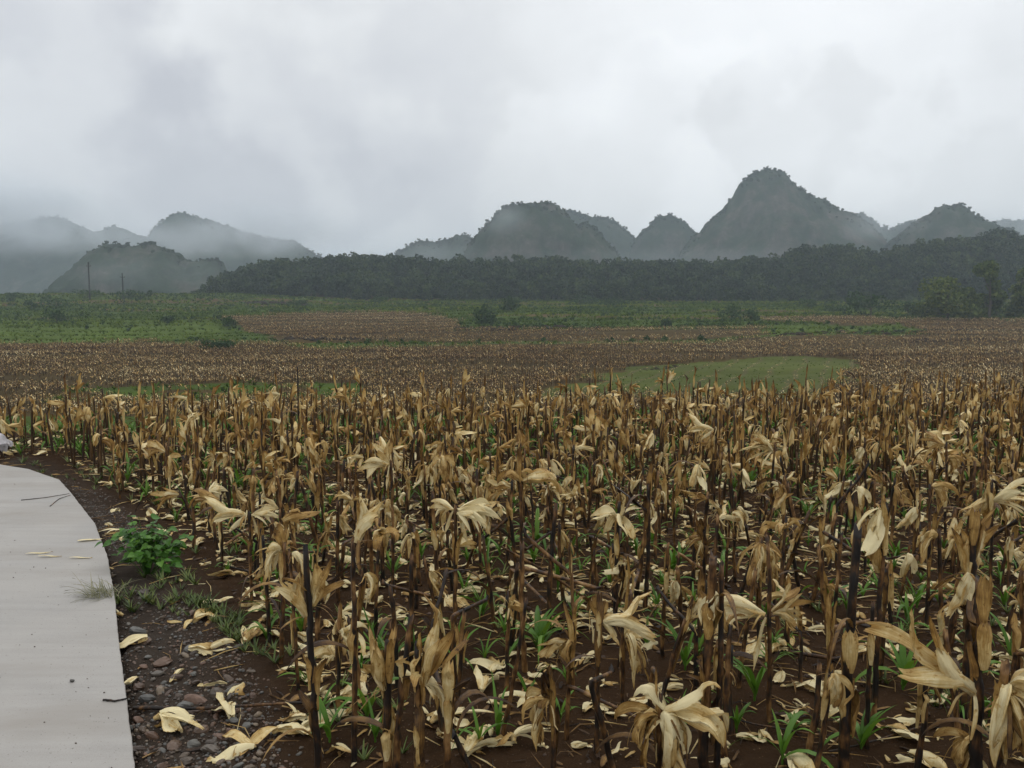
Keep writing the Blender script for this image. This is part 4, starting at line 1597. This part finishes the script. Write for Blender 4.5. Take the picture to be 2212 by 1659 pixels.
# low grass and small weeds over the soil
GT = tuft_templates(8, 12, 0.09, 0.004, 0.9, 3300, 4.0, 5)
def scatter_poly(n, poly_px, seed, clump=None):
    r = np.random.RandomState(seed)
    xs = [p[0] for p in poly_px]
    ys = [p[1] for p in poly_px]
    a, b = r.uniform(min(xs), max(xs), n), r.uniform(min(ys), max(ys), n)
    k = inpoly(a, b, poly_px)
    pts = np.array([ground(p, q)[:2] for p, q in zip(a[k], b[k])])
    return pts


tag(link('far_seedlings', to_mesh('far_seedlings', t), SEED), 'green seedlings sprouting between the back rows', 'seedlings', kind='stuff')
gp = np.vstack([scatter_poly(90, [(250, 1255), (400, 1240), (470, 1300), (480, 1350), (300, 1330), (250, 1310)], 1), scatter_poly(120, [(400, 1280), (520, 1340), (600, 1440), (480, 1400)], 2),
                scatter_poly(160, [(20, 990), (220, 1030), (360, 1090), (240, 1075), (140, 1045)], 3)])
yy = np.sqrt(nr.uniform(3.6 ** 2, 12 ** 2, 900))
xx = nr.uniform(-0.62, 0.62, 900) * yy
k = inpoly(xx, yy, FIELD_POLY) & (fbm(xx * 1.3, yy * 1.3, 15, 3) > 0.5)
gp = np.vstack([gp, np.stack([xx[k], yy[k]], 1)])
n = len(gp)
t = scatter(GT, nr.randint(0, 8, n), np.stack([gp[:, 0], gp[:, 1], Hn(gp[:, 0], gp[:, 1])], 1), nr.uniform(0, 6.28, n), nr.uniform(0.5, 1.4, n), None, nr.uniform(-0.4, 0.2, n))
tag(link('low_grass', to_mesh('low_grass', t), GRASS), 'thin low grass on the gravel verge and soil', 'grass', kind='stuff')

# ------------------------------------------------------------------ fallen husks
def gen_fallen(seed):
    r = random.Random(seed)
    t = T()
    kind = seed % 5
    n = r.randint(2, 5)
    a0 = r.uniform(0, 6.28)
    spread = (0.35, 0.9, 3.1, 0.5, 0.2)[kind]
    for k in range(n):
        a = a0 + r.uniform(-spread, spread)
        d = Vector((math.cos(a), math.sin(a), r.uniform(0.0, 0.5)))
        up = Vector((0, 0, 1 if r.random() < 0.6 else -1)) + Vector((r.uniform(-0.6, 0.6), r.uniform(-0.6, 0.6), 0))
        t.add(leaf((0, 0, 0.012 + 0.006 * k), d, up, r.uniform(0.11, 0.25), r.uniform(0.010, 0.034), r.uniform(3, 12), r.uniform(0.4, 1.3), r.uniform(-4, 4), 9, 5, max(0, r.choice((r.gauss(0.08, 0.06), r.gauss(0.3, 0.2)))), r, r.choice(('husk', 'torn')), 0.18, None, 0.0, r.uniform(-6, 6)))
    if kind in (1, 2):
        t.add(tube([(-0.02, 0, 0.01), (0, 0, 0.02), (0.02, 0.005, 0.02)], [0.008, 0.014, 0.006], 6, 0.4))
    return t


FALT = [gen_fallen(3500 + k) for k in range(25)]
FALM = meshes(FALT, 'fallen_husk', HUSK_FALLEN)
FDESC = ['folded cream husk on the soil', 'spread pale husk on the soil', 'scattered husk strips on the soil', 'loose cream husk leaves', 'slim pale husk strip on the soil']
HFALL = [(320, 1395, 0, 1.1), (440, 1415, 1, 1.0), (530, 1395, 0, 1.4), (300, 1470, 3, 1.0), (345, 1565, 1, 1.3), (550, 1620, 3, 1.2), (500, 1560, 4, 1.2), (600, 1590, 2, 1.2), (505, 1300, 3, 1.1), (490, 1480, 4, 0.8),
         (1010, 1440, 4, 1.4), (940, 1560, 1, 1.3), (1040, 1500, 0, 1.2), (1110, 1600, 2, 1.2), (1260, 1540, 4, 1.0), (320, 1100, 0, 1.0), (785, 1215, 4, 1.2), (800, 1340, 4, 1.2), (965, 1310, 0, 0.9), (950, 1590, 1, 1.2), (1010, 1640, 0, 1.3),
         (1990, 1260, 3, 1.2), (2170, 1290, 4, 1.2), (1670, 1430, 2, 1.3), (1880, 1400, 2, 1.1), (2180, 1420, 4, 1.0), (1590, 1600, 4, 0.8), (1700, 1640, 4, 1.2), (200, 1020, 2, 0.9), (240, 1060, 0, 1.0), (400, 1180, 3, 1.0)]
fp = [(*ground(a, b)[:2], k, s) for a, b, k, s in HFALL]
while len(fp) < 292:
    y = math.sqrt(r.uniform(3.8 ** 2, 9.6 ** 2))
    x = r.uniform(-0.62, 0.62) * y
    if inpoly(np.array([x]), np.array([y]), FIELD_POLY)[0] or (r.random() < 0.25 and not inpoly(np.array([x]), np.array([y]), PATH_POLY)[0]):
        fp.append((x, y, r.randrange(5), r.uniform(0.6, 1.15)))
items = []
for x, y, k, s in fp:
    if inpoly(np.array([x]), np.array([y]), PATH_POLY)[0]:
        continue
    o = link('fallen_husk', FALM[k + 5 * r.randrange(5)])
    # mesh 3500+i has kind (3500+i)%5 == i%5
    zz = max(h1(x + dx, y + dy) for dx, dy in ((0, 0), (0.06, 0), (-0.06, 0), (0, 0.06), (0, -0.06)))
    o.location = (x, y, zz - 0.004)
    o.rotation_euler = (r.uniform(-0.12, 0.12), r.uniform(-0.12, 0.12), r.uniform(0, 6.28))
    o.scale = (s, s, s)
    o['category'] = 'corn husk'
    o['group'] = 'husks fallen on the soil'
    items.append((o, x, y, FDESC[k]))
label_by_place(items)
y = np.concatenate([np.sqrt(nr.uniform(9.4 ** 2, 15.5 ** 2, 1200)), np.sqrt(nr.uniform(3.8 ** 2, 9.6 ** 2, 1100))])
x = nr.uniform(-0.9, 0.9, 2300) * y
small = np.where(y < 9.4, 0.68, 1.0)
k = inpoly(x, y, FIELD_POLY)
x, y, small = x[k], y[k], small[k]
n = len(x)
t = scatter(FALT, nr.randint(0, 25, n), np.stack([x, y, Hn(x, y) + 0.01], 1), nr.uniform(0, 6.28, n), nr.uniform(0.6, 1.1, n) * small)
# straw, leaf shreds and sticks too small to count
STRAW = []
for k in range(10):
    q = random.Random(4000 + k)
    l = q.uniform(0.05, 0.28)
    STRAW.append(tube([(-l / 2, 0, 0.006), (0, q.uniform(-0.03, 0.03), 0.012), (l / 2, q.uniform(-0.02, 0.02), 0.006)], [0.002, q.uniform(0.002, 0.005), 0.0015], 4, q.uniform(0.2, 0.9)))
for k in range(10):
    q = random.Random(4100 + k)
    STRAW.append(leaf((0, 0, 0.008), (1, 0, 0.1), (0, 0.3, 1), q.uniform(0.04, 0.11), q.uniform(0.004, 0.013), 4, 0.7, q.uniform(-4, 4), 5, 3, q.uniform(0.05, 0.9), q, 'torn', 0.1, None, 0.0))
yy = np.sqrt(nr.uniform(3.4 ** 2, 13 ** 2, 14000))
xx = nr.uniform(-0.95, 0.95, 14000) * yy
k = inpoly(xx, yy, FIELD_POLY) | ((nr.rand(len(xx)) < 0.3) & ~inpoly(xx, yy, PATH_POLY))
xx, yy = xx[k], yy[k]
m = len(xx)
t.add(scatter(STRAW, nr.randint(0, 20, m), np.stack([xx, yy, Hn(xx, yy) + 0.002], 1), nr.uniform(0, 6.28, m), nr.uniform(0.7, 1.3, m), None, nr.uniform(-0.1, 0.5, m)))
xx, yy = nr.uniform(-20, 60, 40000), nr.uniform(60, 140, 40000)
cz, _a, _c = zone(xx, yy)
fr = np.abs(np.sin((xx * 0.93 - yy * 0.36) * 1.1 + 0.8 * fbm(xx / 5, yy / 5, 3, 2)))
k = (cz == 3) & (fr < 0.26) & (nr.rand(len(xx)) < 0.35)
xx, yy = xx[k], yy[k]
m = len(xx)
t.add(scatter(FALT[:6], nr.randint(0, 6, m), np.stack([xx, yy, H(xx, yy)], 1), nr.uniform(0, 6.28, m), nr.uniform(0.4, 1.0, m), None, nr.uniform(0.0, 0.4, m)))
tag(link('straw_litter', to_mesh('straw_litter', t), HUSK_FALLEN), 'straw, husk shreds and stem litter over the brown soil', 'litter', kind='stuff')


# ------------------------------------------------------------------ stones of the verge
def stone_template(seed):
    r = np.random.RandomState(seed)
    n, m = 9, 7
    V, A = [], []
    off = r.uniform(-1, 1, 3) * 3
    planes = [(lambda v: v / np.linalg.norm(v))(r.normal(size=3)) for _ in range(9)]
    cut = r.uniform(0.62, 0.92, 9)
    for i in range(m):
        th = math.pi * i / (m - 1)
        th = min(max(th, 0.12), math.pi - 0.12)
        for j in range(n):
            ph = 2 * math.pi * j / n
            v = np.array([math.sin(th) * math.cos(ph), math.sin(th) * math.sin(ph), math.cos(th)])
            rr = 1.0
            for p, c in zip(planes, cut):
                d = v @ p
                if d > 0.05:
                    rr = min(rr, c / d)
            V.append(v * rr * np.array([1, 0.78, 0.58]) * r.uniform(0.97, 1.03))
            A.append((j / n, i / m, 0.0))
    q = grid_quads(m, n, True)
    caps = [(0, 1, 2, 3), (0, 3, 4, 5), (0, 5, 6, 7), (0, 7, 8, 0)]
    q = np.vstack([q, [(0, 3, 2, 1), (0, 5, 4, 3), (0, 7, 6, 5)], [(54, 55, 56, 57), (54, 57, 58, 59), (54, 59, 60, 61)]])
    return T(np.array(V), q, np.array(A))


earth_bank([(530, 657), (600, 656), (662, 660)], 1.53, 1)
earth_bank([(980, 713), (1080, 712), (1180, 708), (1292, 712)], 1.02, 2)
earth_bank([(1660, 724), (1800, 720), (1960, 719), (2100, 714)], 0.85, 3)
earth_bank([(610, 732), (720, 734), (800, 730)], 0.85, 4)
earth_bank([(1960, 738), (2080, 736), (2212, 733)], 0.85, 5)
earth_bank([(1390, 800), (1460, 792)], 0.35, 6)
STT = [stone_template(5000 + k) for k in range(12)]
STM = []
for q in STT:
    m = to_mesh('stone', q, False)
    m.materials.append(STONE)
    STM.append(m)
VERGE = [(150, 1062), (205, 1080), (330, 1150), (250, 1210), (252, 1255), (400, 1300), (520, 1400), (585, 1520), (610, 1640), (600, 1750), (300, 1750), (290, 1650), (258, 1395), (246, 1280), (232, 1195), (205, 1130)]
HST = [(297, 1365, 46), (415, 1332, 26), (310, 1285, 38), (350, 1440, 40), (310, 1445, 24), (290, 1400, 20), (318, 1385, 18), (470, 1510, 52), (420, 1520, 50), (345, 1500, 32), (350, 1660, 40), (435, 1580, 34), (375, 1610, 44), (400, 1645, 40),
       (300, 1560, 30), (300, 1620, 38), (505, 1475, 30), (320, 1520, 42), (380, 1465, 38), (505, 1560, 26), (425, 1475, 26), (400, 1530, 36), (500, 1625, 38), (455, 1620, 40), (330, 1590, 30), (545, 1510, 24), (480, 1590, 30), (300, 1490, 30)]
items = []
sp = []
for a, b, w in HST:
    g = ground(a, b)
    sp.append((g.x, g.y, w / F * g.y * 0.56))
sv = np.vstack([scatter_poly(260, [(285, 1380), (480, 1420), (560, 1520), (560, 1659), (300, 1680)], 20), scatter_poly(700, VERGE, 21)])
for x, y in sv:
    if len(sp) >= 210:
        break
    s = 0.012 + 0.036 * r.random() ** 2.0
    if y > 7:
        s *= 0.8
    if not inpoly(np.array([x - 0.02]), np.array([y]), PATH_POLY)[0] and all((x - a) ** 2 + (y - b) ** 2 > (0.75 * (s + c)) ** 2 for a, b, c in sp):
        sp.append((x, y, s))
for x, y, s in sp:
    o = link('stone', r.choice(STM))
    o.location = (x, y, h1(x, y) + s * 0.18)
    o.rotation_euler = (r.uniform(-0.4, 0.4), r.uniform(-0.4, 0.4), r.uniform(0, 6.28))
    o.scale = (s * r.uniform(0.9, 1.35), s * r.uniform(0.65, 1.1), s * r.uniform(0.7, 1.1))
    o['category'] = 'stone'
    o['group'] = 'stones on the verge beside the path'
    items.append((o, x, y, ('large' if s > 0.04 else 'small' if s < 0.02 else 'medium') + ' wet stone on the verge'))
LM_SAVE = list(LANDMARKS)
LANDMARKS[:] = [('the leafy green weed', *ground(310, 1240)[:2]), ('the dry grass tuft', *ground(205, 1305)[:2]), ('the path bend', *ground(150, 1060)[:2]), ('the long dark stick', *ground(480, 1540)[:2]),
                ('the bundled yellow husk', *ground(345, 1565)[:2]), ('the round cream husk', *ground(440, 1415)[:2]), ('the short twig on the path', *ground(250, 1512)[:2]), ('the flat husk', *ground(550, 1620)[:2])]
label_by_place(items)
LANDMARKS[:] = LM_SAVE
g1 = scatter_poly(5200, VERGE, 22)
g2 = scatter_poly(1500, [(250, 1250), (520, 1350), (640, 1550), (680, 1750), (560, 1750), (420, 1450)], 23)
g3 = scatter_poly(4200, [(60, 1016), (150, 1040), (250, 1075), (340, 1150), (262, 1210), (205, 1130), (152, 1062)], 24)
gp = np.vstack([g1, g2, g3])
gp = gp[~inpoly(gp[:, 0], gp[:, 1], PATH_POLY)]
n = len(gp)
t = scatter(STT, nr.randint(0, 12, n), np.stack([gp[:, 0], gp[:, 1], Hn(gp[:, 0], gp[:, 1]) + 0.002], 1), nr.uniform(0, 6.28, n), 0.003 + 0.012 * nr.rand(n) ** 2, None, nr.uniform(0, 1, n))
tag(link('gravel', to_mesh('gravel', t, False), STONE), 'wet mixed gravel between the path and the field', 'gravel', kind='stuff')
yy = np.sqrt(nr.uniform(3.4 ** 2, 11 ** 2, 2600))
xx = nr.uniform(-0.62, 0.62, 2600) * yy
k = inpoly(xx, yy, FIELD_POLY)
xx, yy = xx[k], yy[k]
n = len(xx)

# clods of the field soil
def mat_clod():
    M = Mat('soil_clod')
    c = M.ramp(M.noise(M.pos(), 24.0, 4), [(0.3, (0.03, 0.018, 0.011)), (0.7, (0.085, 0.05, 0.032))])
    return M.fin(c, 0.6, 0.3)


t = scatter(STT, nr.randint(0, 12, n), np.stack([xx, yy, Hn(xx, yy)], 1), nr.uniform(0, 6.28, n), 0.005 + 0.018 * nr.rand(n) ** 2.5)
tag(link('soil_clods', to_mesh('soil_clods', t, False), mat_clod()), 'crumbly brown soil clods between the stalks', 'soil', kind='stuff')

# ------------------------------------------------------------------ weed, grass tuft, sticks and bits on the path
def heart_leaf(p, d, n, s, tint):
    d, n = Vector(d).normalized(), Vector(n)
    n = (n - d * n.dot(d)).normalized()
    b = d.cross(n)
    prof = [(0.0, 0.0), (-0.10, 0.26), (0.12, 0.48), (0.42, 0.44), (0.72, 0.24), (1.0, 0.0)]
    V, A = [], []
    for (a, w) in prof:
        for k in (-1, -0.5, 0, 0.5, 1):
            q = Vector(p) + d * a * s + b * (k * w * s) + n * s * (0.16 * abs(k) * w * 2 - 0.22 * max(0, a) ** 2)
            V.append(q[:])
            A.append((k * 0.5 + 0.5, max(0, a), tint))
    return T(np.array(V), grid_quads(6, 5), np.array(A))


g = ground(318, 1240)
root = empty('leafy_weed', (g.x, g.y, h1(g.x, g.y)))
tag(root, 'bushy leafy green weed with heart-shaped leaves on the verge beside the path', 'weed')
q = random.Random(9)
st, fo = T(), T()
for k in range(40):
    a = q.uniform(0, 6.28)
    rad = q.uniform(0.05, 0.30)
    hh = q.uniform(0.14, 0.44) * (1.15 - rad)
    e = Vector((math.cos(a) * rad * 1.05, math.sin(a) * rad * 0.8, hh))
    st.add(tube([(0, 0, -0.03), e * 0.5 + Vector((0, 0, hh * 0.15)), e], [0.004, 0.003, 0.002], 4, 0.3))
    for m in range(q.randint(6, 9)):
        f = q.uniform(0.45, 1.0)
        b = e * f + Vector((q.uniform(-0.05, 0.05), q.uniform(-0.05, 0.05), q.uniform(-0.02, 0.05)))
        aa = a + q.uniform(-1.4, 1.4)
        fo.add(heart_leaf(b, (math.cos(aa), math.sin(aa), q.uniform(-0.5, 0.3)), (q.uniform(-0.4, 0.4), q.uniform(-0.7, 0.1), 1), q.uniform(0.035, 0.075), q.uniform(0.1, 0.95)))
link('stem', to_mesh('stem', st), WEED, root)
link('foliage', to_mesh('foliage', fo), WEED, root)

g = ground(232, 1308)
q = random.Random(12)
t = T()
for k in range(130):
    a = q.gauss(math.pi, 1.0)
    d = Vector((math.cos(a), math.sin(a), q.uniform(0.15, 1.1)))
    b = Vector((q.uniform(-0.10, 0.06), q.uniform(-0.08, 0.08), 0))
    t.add(leaf(b, d, (0, 0, 1), q.uniform(0.08, 0.26), q.uniform(0.0015, 0.003), q.uniform(1, 7), 0.5, q.uniform(-3, 3), 6, 2, q.uniform(0, 1), q, 'blade', 0))
o = link('grass_tuft', to_mesh('grass_tuft', t), DRYGRASS)
o.location = (g.x, g.y, 0.06)
tag(o, 'dry olive grass tuft sprawling over the edge of the concrete path', 'grass tuft')


def stick(name, pix, rad, label, cat, mat=STEM, lift=0.02, group=None, z=None, tint=0.4):
    pts = []
    for a, b in pix:
        p = ground(a, b, 0.07 if z else 0.0)
        pts.append(Vector((p.x, p.y, (z if z else h1(p.x, p.y)) + lift)))
    o0 = pts[0].copy()
    fine = []
    qq = random.Random(len(pix) + int(pix[0][0]))
    for i in range(len(pts) - 1):
        for k in range(5):
            fine.append(pts[i].lerp(pts[i + 1], k / 5) - o0 + Vector((qq.uniform(-1, 1), qq.uniform(-1, 1), 0)) * rad * 0.5)
    fine.append(pts[-1] - o0)
    o = link(name, to_mesh(name, tube([f[:] for f in fine], [rad * (1 - 0.4 * i / len(fine)) * qq.uniform(0.85, 1.15) for i in range(len(fine))], 6, tint)), mat)
    o.location = o0
    return tag(o, label, cat, group)


stick('stalk_stick', [(290, 1545), (420, 1548), (560, 1540), (680, 1526)], 0.011, 'long dark fallen stalk lying across the gravel from the path edge', 'stick', lift=0.035)
stick('twig', [(222, 1514), (250, 1516), (274, 1511)], 0.006, 'short dark twig lying on the path edge', 'twig', z=0.07, lift=0.006, tint=0.0)
stick('plant_stem', [(46, 1081), (95, 1076), (150, 1067)], 0.004, 'longer thin brown stem lying across the far end of the path', 'stem', z=0.07, lift=0.004)
stick('plant_stem', [(108, 1094), (128, 1078), (152, 1070)], 0.004, 'shorter forked brown stem lying on the far end of the path', 'stem', z=0.07, lift=0.004)
stick('stalk_stick', [(700, 1300), (560, 1250), (480, 1232)], 0.008, 'dark broken stalk lying on the soil right of the leafy weed', 'stick')
stick('stalk_stick', [(1560, 1400), (1800, 1440), (1900, 1425)], 0.014, 'dark rotten stalk lying on the soil below the long twisted husk', 'stick')
stick('stalk_stick', [(1780, 1600), (1640, 1570), (1560, 1560)], 0.006, 'thin crooked stick on the bare soil right of the thick black stalk', 'stick')
stick('stalk_stick', [(1990, 1570), (1880, 1600), (1790, 1630)], 0.006, 'thin dark stick lying in front of the giant upswept husk', 'stick')
a, b = at(1082, 1180, 5.6), ground(1290, 1310)
o = link('leaning_stem', to_mesh('leaning_stem', tube([(0, 0, 0), ((b - a) * 0.5 + Vector((0, 0, 0.02)))[:], (b - a)[:]], [0.008, 0.010, 0.009], 6, 0.8)), STEM)
o.location = a
tag(o, 'long broken brown stem leaning diagonally between the stalks', 'broken stem')

for (px, py, yaw, l, lab) in ((86, 1196, 0.35, 0.2, 'broad pale husk strip lying on the path, furthest from the edge'), (112, 1203, 0.1, 0.2, 'thin pale husk strip lying in the middle of the path'),
                              (185, 1206, 0.08, 0.24, 'long pale husk strip lying between the thin strip and the path edge'), (205, 1166, 0.5, 0.26, 'curled husk leaf hanging over the path edge above the weed')):
    p = ground(px, py, 0.07)
    q = random.Random(px)
    t = leaf((-l / 2, 0, 0.01), (1, 0, 0.08), (0, 0.2, 1), l, 0.014 if px != 205 else 0.03, 3, 0.9, 0.5, 9, 5, 0.08, q, 'husk', 0.1, None, 0.0)
    o = link('husk_strip', to_mesh('husk_strip', t), HUSK_FALLEN)
    o.location = (p.x, p.y, 0.073)
    o.rotation_euler = (0, 0, yaw)
    tag(o, lab, 'corn husk', 'husk strips on the path')
p = ground(156, 1473, 0.07)
o = link('pebble', STM[3])
o.location = (p.x, p.y, 0.077)
o.scale = (0.016, 0.014, 0.016)
tag(o, 'single dark pebble lying in the middle of the path', 'pebble')
q = random.Random(44)
t = T()
for k in range(60):
    px, py = q.uniform(-60, 270), q.uniform(1040, 1700)
    p = ground(px, py, 0.07)
    if inpoly(np.array([p.x + 0.06]), np.array([p.y]), PATH_POLY)[0]:
        s = q.uniform(0.002, 0.006)
        t.add(STT[q.randrange(12)], Matrix.Translation((p.x, p.y, 0.071 + s * 0.3)) @ Matrix.Scale(s, 4))
tag(link('path_grit', to_mesh('path_grit', t, False), STONE), 'dark grit crumbs strewn on the pale concrete', 'grit', kind='stuff')


# white plastic bag at the field edge
def mat_bag():
    M = Mat('white_plastic')
    c = M.ramp(M.noise(M.pos(), 9.0, 4), [(0.3, (0.48, 0.45, 0.46)), (0.7, (0.66, 0.63, 0.64))])
    return M.fin(c, 0.4, 0.4, 0.15)


Yb = 11.4
c = at(2, 948, Yb)
q = random.Random(3)
t = T()
for k in range(5):
    t.add(leaf((-0.12, 0.02 * k - 0.04, 0.03 - 0.012 * k), (1, q.uniform(-0.5, 0.3), q.uniform(0.1, 0.5)), (0, q.uniform(-0.8, -0.2), 1), q.uniform(0.22, 0.3), q.uniform(0.06, 0.085), q.uniform(4, 8), q.uniform(0.7, 1.3), q.uniform(-3, 3), 11, 9, 0.5, q, 'torn', 0.16))
o = link('plastic_bag', to_mesh('plastic_bag', t), mat_bag())
o.location = c
tag(o, 'crumpled white plastic bag caught among the dry stalks beyond the path', 'plastic bag')

# ------------------------------------------------------------------ haze
bm = bmesh.new()
bmesh.ops.create_cube(bm, size=1.0)
me = bpy.data.meshes.new('haze')
bm.to_mesh(me)
bm.free()
M = bpy.data.materials.new('haze')
M.use_nodes = True
n = M.node_tree.nodes
n.clear()
oo = n.new('ShaderNodeOutputMaterial')
pv = n.new('ShaderNodeVolumePrincipled')
pv.inputs['Color'].default_value = (0.78, 0.90, 1.0, 1)
pv.inputs['Density'].default_value = 0.00035
pv.inputs['Anisotropy'].default_value = 0.2
M.node_tree.links.new(pv.outputs[0], oo.inputs['Volume'])
o = link('haze', me, M)
o.scale = (13000, 6300, 190)
o.location = (0, 3000, 190 / 2 - 14)
tag(o, 'pale grey haze filling the valley', 'haze', kind='stuff')

# ------------------------------------------------------------------ mist banks drifting round the hills
def mist(px, py, D, wpx, hpx, depth, dens, seed):
    c = at(px, py, D)
    bm = bmesh.new()
    bmesh.ops.create_icosphere(bm, subdivisions=3, radius=1.0)
    me = bpy.data.meshes.new('mist')
    bm.to_mesh(me)
    bm.free()
    M = bpy.data.materials.new('mist')
    M.use_nodes = True
    n, l = M.node_tree.nodes, M.node_tree.links
    n.clear()
    oo = n.new('ShaderNodeOutputMaterial')
    pv = n.new('ShaderNodeVolumePrincipled')
    pv.inputs['Color'].default_value = (0.90, 0.95, 1.0, 1)
    tcn = n.new('ShaderNodeTexCoord')
    ln = n.new('ShaderNodeVectorMath')
    ln.operation = 'LENGTH'
    l.new(tcn.outputs['Object'], ln.inputs[0])
    mr = n.new('ShaderNodeMapRange')
    mr.interpolation_type = 'SMOOTHSTEP'
    mr.inputs['From Min'].default_value = 1.0
    mr.inputs['From Max'].default_value = 0.15
    l.new(ln.outputs['Value'], mr.inputs['Value'])
    nz = n.new('ShaderNodeTexNoise')
    nz.inputs['Scale'].default_value = 0.022
    nz.inputs['Detail'].default_value = 3
    ge = n.new('ShaderNodeNewGeometry')
    l.new(ge.outputs['Position'], nz.inputs['Vector'])
    nm = n.new('ShaderNodeMapRange')
    nm.inputs['From Min'].default_value = 0.36
    nm.inputs['From Max'].default_value = 0.66
    l.new(nz.outputs['Fac'], nm.inputs['Value'])
    mu = n.new('ShaderNodeMath')
    mu.operation = 'MULTIPLY'
    l.new(mr.outputs[0], mu.inputs[0])
    l.new(nm.outputs[0], mu.inputs[1])
    m2 = n.new('ShaderNodeMath')
    m2.operation = 'MULTIPLY'
    l.new(mu.outputs[0], m2.inputs[0])
    m2.inputs[1].default_value = dens
    l.new(m2.outputs[0], pv.inputs['Density'])
    l.new(pv.outputs[0], oo.inputs['Volume'])
    o = link('mist', me, M)
    o.location = c
    o.scale = (wpx / F * D, depth, hpx / F * D)
    tag(o, 'pale mist drifting round the limestone hills', 'mist', kind='stuff')


for a in ((20, 470, 1130, 300, 110, 130, 0.030, 1), (560, 500, 1000, 230, 75, 100, 0.024, 2), (320, 590, 560, 260, 50, 60, 0.003, 3), (330, 520, 900, 330, 60, 90, 0.010, 9), (1900, 485, 760, 120, 45, 60, 0.012, 4),
          (1075, 470, 640, 80, 50, 50, 0.010, 5), (1500, 560, 610, 700, 34, 70, 0.002, 6), (2200, 480, 900, 160, 45, 80, 0.012, 7), (900, 555, 700, 300, 40, 80, 0.004, 8)):
    mist(*a)
